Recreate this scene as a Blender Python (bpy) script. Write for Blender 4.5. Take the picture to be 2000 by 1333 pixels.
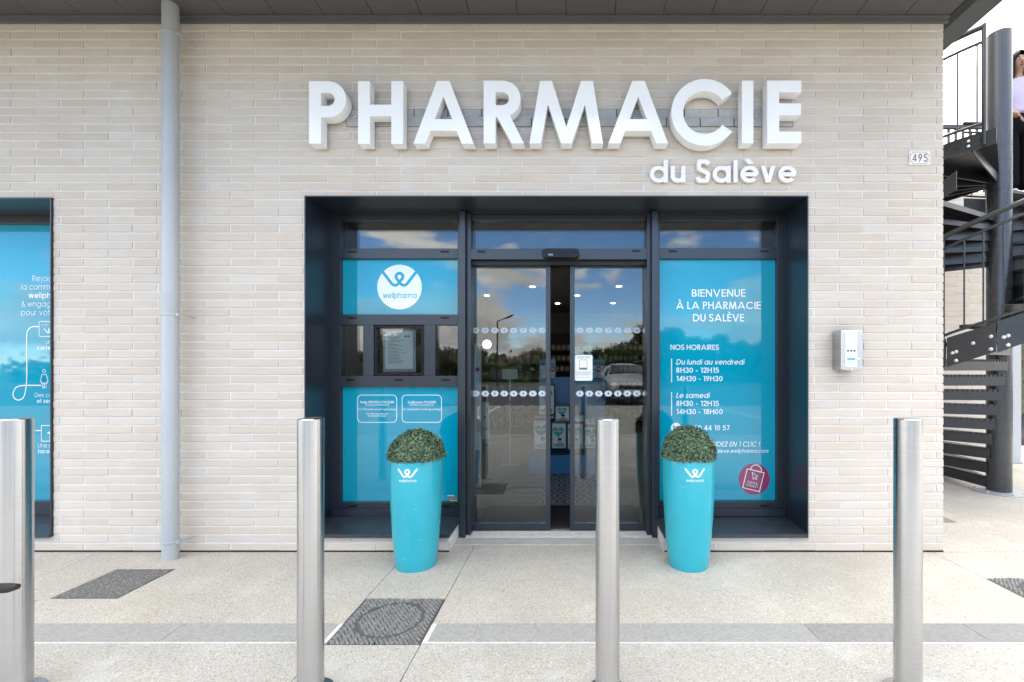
import bpy, bmesh, math, random
from mathutils import Vector, Matrix
from mathutils.geometry import delaunay_2d_cdt
random.seed(7)
R = math.radians
scene = bpy.context.scene
COL = scene.collection
for o in list(bpy.data.objects):
    bpy.data.objects.remove(o)

# ------------------------------------------------------------------ camera
CAM_Y, EYE, F = -3.165, 1.27, 889.0
cam = bpy.data.cameras.new('camera')
cam.lens, cam.sensor_width = 16.0, 36.0
cam.shift_x, cam.shift_y = -0.0575, 0.0277
cam.clip_start, cam.clip_end = 0.05, 2000
camo = bpy.data.objects.new('camera', cam)
camo.location = (0, CAM_Y, EYE)
camo.rotation_euler = (R(90), 0, 0)
COL.objects.link(camo)
scene.camera = camo

# ------------------------------------------------------------------ light
SUN_EL, SUN_AZ = R(48), R(25)          # behind the building, a little to the right
world = bpy.data.worlds.new('World')
scene.world = world
world.use_nodes = True
wn, wl = world.node_tree.nodes, world.node_tree.links
wn.clear()
w_out = wn.new('ShaderNodeOutputWorld')
w_bg = wn.new('ShaderNodeBackground')
w_bg.inputs['Strength'].default_value = 0.15
sky = wn.new('ShaderNodeTexSky')
sky.sky_type = 'NISHITA'
sky.sun_disc = False
sky.sun_elevation = SUN_EL
sky.sun_rotation = SUN_AZ
sky.air_density, sky.dust_density, sky.ozone_density = 0.8, 0.0, 2.6
tc = wn.new('ShaderNodeTexCoord')
mp = wn.new('ShaderNodeMapping')
mp.inputs['Location'].default_value = (11.2, 8.4, 0.2)
mp.inputs['Scale'].default_value = (5.0, 5.0, 10.5)
wl.new(tc.outputs['Generated'], mp.inputs['Vector'])
n1 = wn.new('ShaderNodeTexNoise')
n1.inputs['Scale'].default_value = 1.0
n1.inputs['Detail'].default_value = 9
n1.inputs['Roughness'].default_value = 0.56
wl.new(mp.outputs['Vector'], n1.inputs['Vector'])
sep = wn.new('ShaderNodeSeparateXYZ')
wl.new(tc.outputs['Generated'], sep.inputs['Vector'])
def wmath(op, a, b=None):
    n = wn.new('ShaderNodeMath'); n.operation = op
    for i, v in enumerate((a, b)):
        if v is None: continue
        if isinstance(v, (int, float)): n.inputs[i].default_value = v
        else: wl.new(v, n.inputs[i])
    return n.outputs[0]
# cover thickens towards the horizon and towards the sun's side of the sky
hor = wmath('MULTIPLY', wmath('SUBTRACT', 1.0, wmath('ABSOLUTE', sep.outputs['Z'])), 0.03)
sid = wmath('MULTIPLY', wmath('ADD', sep.outputs['Y'], 0.9), 0.13)
low = wmath('MULTIPLY', wmath('MAXIMUM', wmath('SUBTRACT', 0.16, sep.outputs['Z']), 0.0), 0.85)
high = wmath('MULTIPLY', wmath('MAXIMUM', wmath('SUBTRACT', sep.outputs['Z'], 0.35), 0.0), 0.22)
low = wmath('ADD', low, high)
dens = wmath('ADD', wmath('ADD', wmath('ADD', n1.outputs['Fac'], hor), sid), low)
ramp = wn.new('ShaderNodeMapRange')
ramp.interpolation_type = 'SMOOTHSTEP'
ramp.inputs['From Min'].default_value = 0.515
ramp.inputs['From Max'].default_value = 0.625
wl.new(dens, ramp.inputs['Value'])
n2 = wn.new('ShaderNodeTexNoise')
n2.inputs['Scale'].default_value = 1.9
n2.inputs['Detail'].default_value = 6
wl.new(mp.outputs['Vector'], n2.inputs['Vector'])
shade = wn.new('ShaderNodeMapRange')
shade.inputs['From Min'].default_value = 0.35
shade.inputs['From Max'].default_value = 0.68
shade.inputs['To Min'].default_value = 0.42
shade.inputs['To Max'].default_value = 1.0
wl.new(n2.outputs['Fac'], shade.inputs['Value'])
ccol = wn.new('ShaderNodeMix'); ccol.data_type = 'RGBA'
ccol.inputs['A'].default_value = (5.8, 5.75, 5.7, 1)
ccol.inputs['B'].default_value = (16.2, 15.75, 15.0, 1)
wl.new(shade.outputs['Result'], ccol.inputs['Factor'])
# overcast skies are about three times brighter overhead than at the horizon
zen = wmath('ADD', 0.42, wmath('MULTIPLY', wmath('MAXIMUM', sep.outputs['Z'], 0.0), 0.58))
cscl = wn.new('ShaderNodeVectorMath'); cscl.operation = 'SCALE'
wl.new(ccol.outputs['Result'], cscl.inputs[0]); wl.new(zen, cscl.inputs['Scale'])
cmix = wn.new('ShaderNodeMix'); cmix.data_type = 'RGBA'
wl.new(ramp.outputs['Result'], cmix.inputs['Factor'])
hsv = wn.new('ShaderNodeHueSaturation')      # the deep rain-washed blue seen in the glass
hsv.inputs['Saturation'].default_value = 1.15
hsv.inputs['Value'].default_value = 1.3
wl.new(sky.outputs['Color'], hsv.inputs['Color'])
wl.new(hsv.outputs['Color'], cmix.inputs['A'])
wl.new(cscl.outputs['Vector'], cmix.inputs['B'])
wl.new(cmix.outputs['Result'], w_bg.inputs['Color'])
wl.new(w_bg.outputs['Background'], w_out.inputs['Surface'])

sun = bpy.data.lights.new('sun', 'SUN')
sun.energy, sun.angle, sun.color = 0.8, R(12), (1.0, 0.96, 0.9)
suno = bpy.data.objects.new('sun', sun)
sd = Vector((math.sin(SUN_AZ) * math.cos(SUN_EL), math.cos(SUN_AZ) * math.cos(SUN_EL), math.sin(SUN_EL)))
suno.rotation_euler = (-sd).to_track_quat('-Z', 'Y').to_euler()
suno.location = (8, 20, 25)
COL.objects.link(suno)

vs = scene.view_settings
vs.view_transform, vs.look, vs.exposure, vs.gamma = 'Standard', 'None', 1.58, 1.0
vs.use_curve_mapping = False
scene.cycles.max_bounces = 10
scene.cycles.transparent_max_bounces = 24
scene.cycles.caustics_reflective = False
scene.cycles.caustics_refractive = False
scene.cycles.sample_clamp_indirect = 6
scene.cycles.use_denoising = True

# ------------------------------------------------------------------ helpers
def S(y):                       # metres per photograph pixel at depth plane y
    return (y - CAM_Y) / F
def PX(px, y): return (px - 1115.0) * S(y)
def PZ(py, y): return EYE - (py - 722.0) * S(y)

def tag(o, label=None, cat=None, group=None, kind=None):
    if label: o['label'] = label
    if cat: o['category'] = cat
    if group: o['group'] = group
    if kind: o['kind'] = kind
    return o

def empty(name, loc, label=None, cat=None, group=None, kind=None):
    o = bpy.data.objects.new(name, None)
    o.location = loc
    o.empty_display_size = 0.1
    COL.objects.link(o)
    return tag(o, label, cat, group, kind)

def link(o, parent=None):
    COL.objects.link(o)
    if parent is not None:
        o.parent = parent
        if parent.type == 'EMPTY' and parent.parent is None:
            o.matrix_parent_inverse = (Matrix.Translation(parent.location) @ parent.rotation_euler.to_matrix().to_4x4()).inverted()
    return o

def from_data(name, verts, faces, mat, parent=None, smooth=False):
    me = bpy.data.meshes.new(name)
    me.from_pydata([tuple(v) for v in verts], [], faces)
    if mat: me.materials.append(mat)
    if smooth:
        me.polygons.foreach_set('use_smooth', [True] * len(me.polygons))
    me.update()
    return link(bpy.data.objects.new(name, me), parent)

class MB:
    def __init__(s): s.v, s.f = [], []
    def add(s, vs, fs):
        b = len(s.v); s.v += [tuple(p) for p in vs]; s.f += [tuple(i + b for i in f) for f in fs]; return s
    def box(s, x0, x1, y0, y1, z0, z1):
        x0, x1 = min(x0, x1), max(x0, x1); y0, y1 = min(y0, y1), max(y0, y1); z0, z1 = min(z0, z1), max(z0, z1)
        return s.add([(x0,y0,z0),(x1,y0,z0),(x1,y1,z0),(x0,y1,z0),(x0,y0,z1),(x1,y0,z1),(x1,y1,z1),(x0,y1,z1)],
                     [(0,3,2,1),(4,5,6,7),(0,1,5,4),(1,2,6,5),(2,3,7,6),(3,0,4,7)])
    def bar(s, px0, px1, py0, py1, y0, y1):       # box whose front face fills a pixel rectangle at plane y0
        return s.box(PX(px0, y0), PX(px1, y0), y0, y1, PZ(py1, y0), PZ(py0, y0))
    def prism(s, poly, y0, y1):                    # poly in (x,z)
        n = len(poly)
        vs = [(x, y0, z) for x, z in poly] + [(x, y1, z) for x, z in poly]
        fs = [tuple(range(n)), tuple(range(2*n-1, n-1, -1))]
        fs += [(i, i + n, (i + 1) % n + n, (i + 1) % n) for i in range(n)]
        return s.add(vs, fs)
    def lathe(s, prof, c=(0,0,0), n=32, cap0=True, cap1=True):   # prof: (r,z)
        vs, fs = [], []
        for r, z in prof:
            for i in range(n):
                a = 2*math.pi*i/n
                vs.append((c[0]+r*math.cos(a), c[1]+r*math.sin(a), c[2]+z))
        for k in range(len(prof)-1):
            for i in range(n):
                j = (i+1) % n
                fs.append((k*n+i, k*n+j, (k+1)*n+j, (k+1)*n+i))
        if cap0: fs.append(tuple(range(n-1, -1, -1)))
        if cap1: fs.append(tuple((len(prof)-1)*n+i for i in range(n)))
        return s.add(vs, fs)
    def tube(s, pts, r, n=10, closed=False):
        pts = [Vector(p) for p in pts]
        rs = r if isinstance(r, (list, tuple)) else [r]*len(pts)
        vs, fs = [], []
        up = None
        for k, p in enumerate(pts):
            a = pts[max(k-1, 0)]; b = pts[min(k+1, len(pts)-1)]
            t = (b - a).normalized()
            if up is None:
                up = Vector((0,0,1)) if abs(t.z) < .9 else Vector((1,0,0))
            u = t.cross(up).normalized(); w = u.cross(t).normalized(); up = w
            for i in range(n):
                an = 2*math.pi*i/n
                vs.append(p + (u*math.cos(an) + w*math.sin(an))*rs[k])
        for k in range(len(pts)-1):
            for i in range(n):
                j = (i+1) % n
                fs.append((k*n+i, k*n+j, (k+1)*n+j, (k+1)*n+i))
        fs.append(tuple(range(n-1, -1, -1)))
        fs.append(tuple((len(pts)-1)*n+i for i in range(n)))
        return s.add(vs, fs)
    def build(s, name, mat, parent=None, smooth=False, bevel=0, seg=2, ang=30):
        o = from_data(name, s.v, s.f, mat, parent)
        if smooth:
            o.data.polygons.foreach_set('use_smooth', [True]*len(o.data.polygons))
            o.data.set_sharp_from_angle(angle=R(40))
        if bevel:
            m = o.modifiers.new('bevel', 'BEVEL'); m.width = bevel; m.segments = seg
            m.limit_method = 'ANGLE'; m.angle_limit = R(ang)
        return o

def copy_tree(o, parent=None):
    c = o.copy(); COL.objects.link(c)
    if parent is not None:
        c.parent = parent
        c.matrix_parent_inverse = o.matrix_parent_inverse.copy()
    for ch in list(o.children):
        copy_tree(ch, c)
    return c

# ------------------------------------------------------------------ materials
def newmat(name):
    m = bpy.data.materials.new(name); m.use_nodes = True
    nt = m.node_tree
    return m, nt, nt.nodes, nt.links, nt.nodes['Principled BSDF']

def node(nt, typ, **kw):
    n = nt.nodes.new(typ)
    for k, v in kw.items(): setattr(n, k, v)
    return n

def pmath(nt, op, a, b=None, c=None):
    n = nt.nodes.new('ShaderNodeMath'); n.operation = op
    for i, v in enumerate((a, b, c)):
        if v is None: continue
        if isinstance(v, (int, float)): n.inputs[i].default_value = v
        else: nt.links.new(v, n.inputs[i])
    return n.outputs[0]

def noise(nt, vec, scale, detail=4, rough=.55):
    n = nt.nodes.new('ShaderNodeTexNoise')
    n.inputs['Scale'].default_value = scale; n.inputs['Detail'].default_value = detail; n.inputs['Roughness'].default_value = rough
    if vec is not None: nt.links.new(vec, n.inputs['Vector'])
    return n

def maprange(nt, v, a, b, c, d, smooth=False):
    n = nt.nodes.new('ShaderNodeMapRange')
    if smooth: n.interpolation_type = 'SMOOTHSTEP'
    for k, x in zip(('From Min','From Max','To Min','To Max'), (a, b, c, d)): n.inputs[k].default_value = x
    nt.links.new(v, n.inputs['Value'])
    return n.outputs['Result']

def mixcol(nt, fac, a, b, mode='MIX'):
    n = nt.nodes.new('ShaderNodeMix'); n.data_type = 'RGBA'; n.blend_type = mode
    for k, v in (('Factor', fac), ('A', a), ('B', b)):
        if isinstance(v, (int, float)): n.inputs[k].default_value = v
        elif isinstance(v, tuple): n.inputs[k].default_value = (*v, 1) if len(v) == 3 else v
        else: nt.links.new(v, n.inputs[k])
    return n.outputs['Result']

def paint(name, col, rough=.45, metal=0, ior=1.5, coat=0, var=.12, vscale=4.0, bump=0.0, bscale=90, stretch=(1,1,1), rvar=.08):
    m, nt, ns, ls, p = newmat(name)
    geo = node(nt, 'ShaderNodeNewGeometry')
    mpn = node(nt, 'ShaderNodeMapping'); mpn.inputs['Scale'].default_value = stretch
    ls.new(geo.outputs['Position'], mpn.inputs['Vector'])
    n = noise(nt, mpn.outputs['Vector'], vscale, 6, .6)
    f = maprange(nt, n.outputs['Fac'], .3, .7, 1 - var, 1 + var)
    c = mixcol(nt, 1.0, col, f, 'MULTIPLY')
    ls.new(c, p.inputs['Base Color'])
    n2 = noise(nt, mpn.outputs['Vector'], vscale * 2.7, 5, .6)
    ls.new(maprange(nt, n2.outputs['Fac'], .3, .7, max(.02, rough - rvar), rough + rvar), p.inputs['Roughness'])
    p.inputs['Metallic'].default_value = metal
    p.inputs['IOR'].default_value = ior
    p.inputs['Coat Weight'].default_value = coat
    if bump:
        n3 = noise(nt, mpn.outputs['Vector'], bscale, 3, .6)
        b = node(nt, 'ShaderNodeBump'); b.inputs['Strength'].default_value = bump; b.inputs['Distance'].default_value = .002
        ls.new(n3.outputs['Fac'], b.inputs['Height']); ls.new(b.outputs['Normal'], p.inputs['Normal'])
    return m

def emit(name, col, strength):
    m, nt, ns, ls, p = newmat(name)
    p.inputs['Base Color'].default_value = (.8, .8, .8, 1)
    p.inputs['Emission Color'].default_value = (*col, 1)
    p.inputs['Emission Strength'].default_value = strength
    return m

def glass(name, tint=(.93, .97, .97), ior=1.78, rough=0.0):
    m, nt, ns, ls, p = newmat(name)
    ns.remove(p)
    out = [n for n in ns if n.type == 'OUTPUT_MATERIAL'][0]
    fr = node(nt, 'ShaderNodeFresnel'); fr.inputs['IOR'].default_value = ior
    tr = node(nt, 'ShaderNodeBsdfTransparent'); tr.inputs['Color'].default_value = (*tint, 1)
    gl = node(nt, 'ShaderNodeBsdfGlossy'); gl.inputs['Roughness'].default_value = rough
    geo = node(nt, 'ShaderNodeNewGeometry')
    nz = noise(nt, geo.outputs['Position'], 1.6, 2)
    b = node(nt, 'ShaderNodeBump'); b.inputs['Strength'].default_value = .06; b.inputs['Distance'].default_value = .006
    ls.new(nz.outputs['Fac'], b.inputs['Height']); ls.new(b.outputs['Normal'], gl.inputs['Normal'])
    mx = node(nt, 'ShaderNodeMixShader')
    ls.new(fr.outputs[0], mx.inputs[0]); ls.new(tr.outputs[0], mx.inputs[1]); ls.new(gl.outputs[0], mx.inputs[2])
    ls.new(mx.outputs[0], out.inputs['Surface'])
    return m

COURSE, BRICK_L, JOINT = 0.0583, 0.3385, 0.0095
def brick_material(name, y_ax='X'):
    m, nt, ns, ls, p = newmat(name)
    geo = node(nt, 'ShaderNodeNewGeometry')
    sp = node(nt, 'ShaderNodeSeparateXYZ'); ls.new(geo.outputs['Position'], sp.inputs[0])
    row = pmath(nt, 'FLOOR', pmath(nt, 'DIVIDE', pmath(nt, 'ADD', sp.outputs['Z'], .0005), COURSE))
    par = pmath(nt, 'MULTIPLY', pmath(nt, 'FLOORED_MODULO', row, 2.0), .5)
    colx = pmath(nt, 'FLOOR', pmath(nt, 'ADD', pmath(nt, 'DIVIDE', sp.outputs['X'], BRICK_L), par))
    cb = node(nt, 'ShaderNodeCombineXYZ'); ls.new(colx, cb.inputs[0]); ls.new(row, cb.inputs[1])
    wnz = node(nt, 'ShaderNodeTexWhiteNoise'); wnz.noise_dimensions = '2D'; ls.new(cb.outputs[0], wnz.inputs['Vector'])
    sc = node(nt, 'ShaderNodeSeparateXYZ'); ls.new(wnz.outputs['Color'], sc.inputs[0])
    c1 = mixcol(nt, maprange(nt, wnz.outputs['Value'], 0, 1, 0, 1), (.553, .474, .394), (.603, .536, .460))
    c1 = mixcol(nt, maprange(nt, sc.outputs['Y'], .72, 1.0, 0, .65), c1, (.565, .505, .438))
    # streaks along the brick, speckle and a whitish mortar film smeared over some bricks
    mpn = node(nt, 'ShaderNodeMapping'); mpn.inputs['Scale'].default_value = (3, 3, 26)
    off = node(nt, 'ShaderNodeVectorMath'); off.operation = 'MULTIPLY_ADD'
    ls.new(wnz.outputs['Color'], off.inputs[0]); off.inputs[1].default_value = (7, 7, 7); ls.new(geo.outputs['Position'], off.inputs[2])
    ls.new(off.outputs[0], mpn.inputs['Vector'])
    st = noise(nt, mpn.outputs['Vector'], 1.6, 6, .62)
    c1 = mixcol(nt, 1.0, c1, maprange(nt, st.outputs['Fac'], .3, .72, .95, 1.05), 'MULTIPLY')
    fine = noise(nt, geo.outputs['Position'], 330, 3, .7)
    c1 = mixcol(nt, 1.0, c1, maprange(nt, fine.outputs['Fac'], .3, .7, .93, 1.06), 'MULTIPLY')
    sm = noise(nt, geo.outputs['Position'], 3.3, 7, .68)
    smf = pmath(nt, 'MULTIPLY', maprange(nt, sm.outputs['Fac'], .5, .74, 0, .55, True), 1.0)
    c1 = mixcol(nt, smf, c1, (.60, .58, .55))
    big = noise(nt, geo.outputs['Position'], .7, 3, .5)
    c1 = mixcol(nt, 1.0, c1, maprange(nt, big.outputs['Fac'], .3, .7, .95, 1.05), 'MULTIPLY')
    ls.new(c1, p.inputs['Base Color'])
    p.inputs['Roughness'].default_value = .86
    b = node(nt, 'ShaderNodeBump'); b.inputs['Strength'].default_value = .35; b.inputs['Distance'].default_value = .0015
    ls.new(pmath(nt, 'ADD', st.outputs['Fac'], pmath(nt, 'MULTIPLY', fine.outputs['Fac'], .5)), b.inputs['Height'])
    ls.new(b.outputs['Normal'], p.inputs['Normal'])
    return m

def aggregate_material(name, tint=(1, 1, 1)):
    m, nt, ns, ls, p = newmat(name)
    geo = node(nt, 'ShaderNodeNewGeometry')
    v = node(nt, 'ShaderNodeTexVoronoi'); v.inputs['Scale'].default_value = 150
    wob = noise(nt, geo.outputs['Position'], 60, 2)
    vm = node(nt, 'ShaderNodeVectorMath'); vm.operation = 'MULTIPLY_ADD'
    ls.new(wob.outputs['Color'], vm.inputs[0]); vm.inputs[1].default_value = (.008, .008, .008); ls.new(geo.outputs['Position'], vm.inputs[2])
    ls.new(vm.outputs[0], v.inputs['Vector'])
    sc = node(nt, 'ShaderNodeSeparateXYZ'); ls.new(v.outputs['Color'], sc.inputs[0])
    cr = node(nt, 'ShaderNodeValToRGB')
    els = cr.color_ramp.elements
    data = [(0, (.22, .21, .20)), (.05, (.36, .33, .29)), (.16, (.49, .41, .325)), (.34, (.56, .50, .42)), (.55, (.62, .57, .50)), (.78, (.50, .485, .465)), (.9, (.66, .63, .58)), (1, (.76, .74, .70))]
    els[0].position, els[0].color = data[0][0], (*data[0][1], 1)
    els[1].position, els[1].color = data[-1][0], (*data[-1][1], 1)
    for q, c in data[1:-1]:
        e = els.new(q); e.color = (*c, 1)
    ls.new(sc.outputs['X'], cr.inputs['Fac'])
    edge = maprange(nt, v.outputs['Distance'], .25, .62, 0, 1, True)
    base = mixcol(nt, pmath(nt, 'MULTIPLY', edge, .75), cr.outputs['Color'], (.47, .435, .385))
    big = noise(nt, geo.outputs['Position'], 1.3, 6, .6)
    base = mixcol(nt, 1.0, base, maprange(nt, big.outputs['Fac'], .3, .7, .86, 1.08), 'MULTIPLY')
    # dry cement film and damp dirt
    fl = noise(nt, geo.outputs['Position'], 2.6, 8, .66)
    base = mixcol(nt, maprange(nt, fl.outputs['Fac'], .54, .72, 0, .45, True), base, (.66, .645, .61))
    sp2 = noise(nt, geo.outputs['Position'], 23, 2, .5)
    base = mixcol(nt, maprange(nt, sp2.outputs['Fac'], .735, .77, 0, .7), base, (.08, .075, .07))
    st_ = noise(nt, geo.outputs['Position'], .85, 7, .7)
    base = mixcol(nt, maprange(nt, st_.outputs['Fac'], .52, .70, 0, .38, True), base, (.40, .37, .33))
    gum = node(nt, 'ShaderNodeTexVoronoi'); gum.inputs['Scale'].default_value = 1.7; ls.new(vm.outputs[0], gum.inputs['Vector'])
    base = mixcol(nt, maprange(nt, gum.outputs['Distance'], .016, .022, .6, 0), base, (.20, .19, .18))
    base = mixcol(nt, 1.0, base, tint, 'MULTIPLY')
    ls.new(base, p.inputs['Base Color'])
    p.inputs['Roughness'].default_value = .8
    b = node(nt, 'ShaderNodeBump'); b.inputs['Strength'].default_value = .5; b.inputs['Distance'].default_value = .004
    b.invert = True
    ls.new(v.outputs['Distance'], b.inputs['Height']); ls.new(b.outputs['Normal'], p.inputs['Normal'])
    return m

def film_material(name, col):
    m = paint(name, col, rough=.03, ior=1.66, var=.04, vscale=1.2, rvar=.008)
    return m

MAT = {}
def setup_materials():
    D = MAT
    D['brick'] = brick_material('brick_clay')
    D['mortar'] = paint('mortar', (.645, .64, .63), rough=.9, var=.07, vscale=9, bump=.4, bscale=220)
    D['render_white'] = paint('white_render', (.56, .54, .51), rough=.9, var=.06, vscale=8, bump=.4)
    D['frame'] = paint('anthracite_coating', (.014, .021, .031), rough=.30, ior=1.6, var=.05, vscale=.8, rvar=.02)
    D['frame_dark'] = paint('anthracite_shadow_gap', (.012, .014, .017), rough=.5, var=.1)
    D['sill'] = paint('anthracite_sill', (.030, .038, .046), rough=.34, ior=1.6, var=.35, vscale=14, bump=.08)
    D['soffit'] = paint('soffit_grey', (.088, .088, .089), rough=.5, var=.06, vscale=2)
    D['soffit_trim'] = paint('soffit_trim_grey', (.12, .118, .116), rough=.5, var=.05)
    D['black'] = paint('black_plastic', (.006, .006, .007), rough=.28, ior=1.35, var=.1)
    D['rubber'] = paint('black_rubber', (.015, .015, .015), rough=.8, var=.2)
    D['film'] = film_material('blue_window_film', (.0, .305, .44))
    D['film_white'] = paint('white_film', (.78, .82, .86), rough=.06, ior=1.7, var=.02)
    D['film_purple'] = paint('plum_film', (.28, .04, .13), rough=.06, ior=1.6, var=.04)
    D['film_frost'] = paint('frosted_film', (.60, .70, .80), rough=.25, var=.04)
    D['glass'] = glass('clear_glass')
    D['letter'] = paint('white_acrylic', (.88, .885, .89), rough=.09, ior=1.5, var=.015)
    D['letter_matt'] = paint('white_matt_acrylic', (.80, .78, .77), rough=.5, var=.02)
    D['zinc'] = paint('grey_painted_pipe', (.405, .425, .442), rough=.40, metal=.0, ior=1.6, var=.10, vscale=2.2, stretch=(1, 1, .4), bump=.05)
    D['galv'] = paint('galvanised_steel', (.50, .53, .56), rough=.42, metal=.75, var=.12, vscale=22)
    D['grey_rail'] = paint('grey_sign_rail', (.40, .395, .385), rough=.7, var=.14, vscale=16, bump=.3)
    D['steel_dark'] = paint('dark_grey_steel', (.018, .019, .022), rough=.36, ior=1.6, var=.2, vscale=7, bump=.06)
    D['steel_col'] = paint('dark_grey_column', (.022, .025, .030), rough=.28, ior=1.7, var=.08, vscale=3, rvar=.03)
    D['bolt'] = paint('zinc_bolt', (.62, .63, .62), rough=.4, metal=.6, var=.1, vscale=40)
    D['planter'] = paint('turquoise_gloss', (.03, .385, .475), rough=.20, ior=1.5, var=.05, vscale=5)
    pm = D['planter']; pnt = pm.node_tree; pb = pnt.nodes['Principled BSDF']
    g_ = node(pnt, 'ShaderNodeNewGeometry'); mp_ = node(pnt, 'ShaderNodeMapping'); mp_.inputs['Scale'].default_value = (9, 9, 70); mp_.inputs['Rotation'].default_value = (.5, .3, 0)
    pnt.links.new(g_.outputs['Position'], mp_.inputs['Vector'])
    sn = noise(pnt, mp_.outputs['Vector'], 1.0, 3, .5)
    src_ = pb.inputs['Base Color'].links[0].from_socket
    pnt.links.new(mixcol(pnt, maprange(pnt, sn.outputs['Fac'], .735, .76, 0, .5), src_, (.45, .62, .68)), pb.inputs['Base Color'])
    D['aggregate'] = aggregate_material('exposed_aggregate', (.955, .965, .96))
    D['aggregate_near'] = aggregate_material('exposed_aggregate_pale', (.885, .92, .955))
    D['threshold'] = paint('pale_concrete', (.45, .44, .42), rough=.8, var=.12, vscale=10, bump=.4)
    D['strip'] = paint('grey_basalt_slab', (.335, .33, .32), rough=.75, var=.16, vscale=60, bump=.5, bscale=300)
    D['strip2'] = paint('darker_basalt_slab', (.265, .262, .258), rough=.75, var=.18, vscale=60, bump=.5, bscale=300)
    D['grout'] = paint('white_grout', (.62, .61, .58), rough=.9, var=.12, vscale=24)
    D['joint'] = paint('dark_joint', (.10, .095, .09), rough=.9, var=.25, vscale=15)
    D['asphalt'] = paint('asphalt', (.055, .055, .057), rough=.85, var=.22, vscale=30, bump=.6)
    D['white_line'] = paint('road_paint', (.70, .70, .68), rough=.7, var=.15, vscale=9)
    D['paper'] = paint('paper', (.80, .82, .80), rough=.7, var=.02)
    D['ink'] = paint('ink_grey', (.16, .18, .20), rough=.7, var=.1)
    D['ink_brown'] = paint('number_brown', (.20, .13, .12), rough=.5, var=.08)
    D['enamel'] = paint('cream_enamel', (.74, .71, .65), rough=.25, var=.04)
    D['blue_panel'] = paint('blue_laminate', (.045, .215, .42), rough=.35, var=.05)
    D['poster_blue'] = paint('poster_blue', (.03, .14, .35), rough=.35, var=.05)
    D['magenta'] = paint('magenta_print', (.35, .01, .13), rough=.4, var=.04)
    D['kraft'] = paint('kraft_card', (.30, .21, .13), rough=.8, var=.12, vscale=20)
    D['pack_white'] = paint('pack_white', (.72, .74, .72), rough=.4, var=.03)
    D['pack_green'] = paint('pack_green', (.03, .36, .29), rough=.4, var=.12, vscale=20)
    D['pack_band'] = paint('pack_teal', (.10, .42, .42), rough=.4, var=.08)
    D['pack_yellow'] = paint('pack_yellow', (.75, .55, .05), rough=.4, var=.05)
    D['skin'] = paint('skin_print', (.50, .29, .20), rough=.5, var=.08, vscale=30)
    D['hair'] = paint('black_hair', (.006, .005, .006), rough=.55, ior=1.25, var=.2, vscale=60)
    D['ceiling'] = paint('ceiling_white', (.55, .53, .50), rough=.9, var=.03)
    D['inner_wall'] = paint('inner_wall', (.42, .38, .33), rough=.9, var=.05)
    D['shelf'] = paint('dark_shelf', (.06, .055, .05), rough=.6, var=.1)
    D['gold'] = paint('gold_can', (.50, .33, .12), rough=.4, var=.1)
    D['cream'] = paint('cream_label', (.70, .62, .48), rough=.5, var=.06)
    D['mat'] = paint('coir_mat', (.018, .018, .018), rough=.95, var=.4, vscale=260, bump=1.0, bscale=260)
    D['lamp'] = emit('lit_diffuser', (1, .93, .82), 6)
    D['globe'] = emit('lit_globe', (1, .93, .82), 2.2)
    # wood-look floor tile, patterned cement tile
    D['plank'] = paint('wood_look_tile', (.30, .27, .235), rough=.35, var=.16, vscale=3, stretch=(14, 1.2, 1))
    m, nt, ns, ls, p = newmat('patterned_cement_tile')
    geo = node(nt, 'ShaderNodeNewGeometry'); sp = node(nt, 'ShaderNodeSeparateXYZ'); ls.new(geo.outputs['Position'], sp.inputs[0])
    T = .2
    def cell(o, off): return pmath(nt, 'SUBTRACT', pmath(nt, 'FRACT', pmath(nt, 'DIVIDE', pmath(nt, 'ADD', o, off), T)), .5)
    ax = pmath(nt, 'ABSOLUTE', cell(sp.outputs['X'], 10.0)); ay = pmath(nt, 'ABSOLUTE', cell(sp.outputs['Y'], 10.0))
    r0 = pmath(nt, 'SQRT', pmath(nt, 'ADD', pmath(nt, 'MULTIPLY', ax, ax), pmath(nt, 'MULTIPLY', ay, ay)))
    bx, by = pmath(nt, 'SUBTRACT', .5, ax), pmath(nt, 'SUBTRACT', .5, ay)
    r1 = pmath(nt, 'SQRT', pmath(nt, 'ADD', pmath(nt, 'MULTIPLY', bx, bx), pmath(nt, 'MULTIPLY', by, by)))
    ang = node(nt, 'ShaderNodeMath', operation='ARCTAN2'); ls.new(ay, ang.inputs[0]); ls.new(ax, ang.inputs[1])
    pet = pmath(nt, 'ADD', .17, pmath(nt, 'MULTIPLY', pmath(nt, 'COSINE', pmath(nt, 'MULTIPLY', ang.outputs[0], 8.0)), .09))
    a1 = pmath(nt, 'LESS_THAN', r0, pet)
    a2 = pmath(nt, 'LESS_THAN', pmath(nt, 'ABSOLUTE', pmath(nt, 'SUBTRACT', r1, .36)), .055)
    a3 = pmath(nt, 'LESS_THAN', r1, .13)
    a4 = pmath(nt, 'LESS_THAN', pmath(nt, 'ABSOLUTE', pmath(nt, 'SUBTRACT', r0, .40)), .028)
    dk = pmath(nt, 'MAXIMUM', a2, a4)
    bl = pmath(nt, 'MAXIMUM', a1, a3)
    c = mixcol(nt, dk, (.52, .50, .46), (.03, .032, .036))
    c = mixcol(nt, bl, c, (.045, .07, .12))
    nz = noise(nt, geo.outputs['Position'], 14, 4)
    c = mixcol(nt, 1.0, c, maprange(nt, nz.outputs['Fac'], .3, .7, .85, 1.1), 'MULTIPLY')
    ls.new(c, p.inputs['Base Color']); p.inputs['Roughness'].default_value = .4
    D['cement_tile'] = m
    # brushed stainless steel
    m, nt, ns, ls, p = newmat('brushed_stainless')
    geo = node(nt, 'ShaderNodeNewGeometry')
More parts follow.
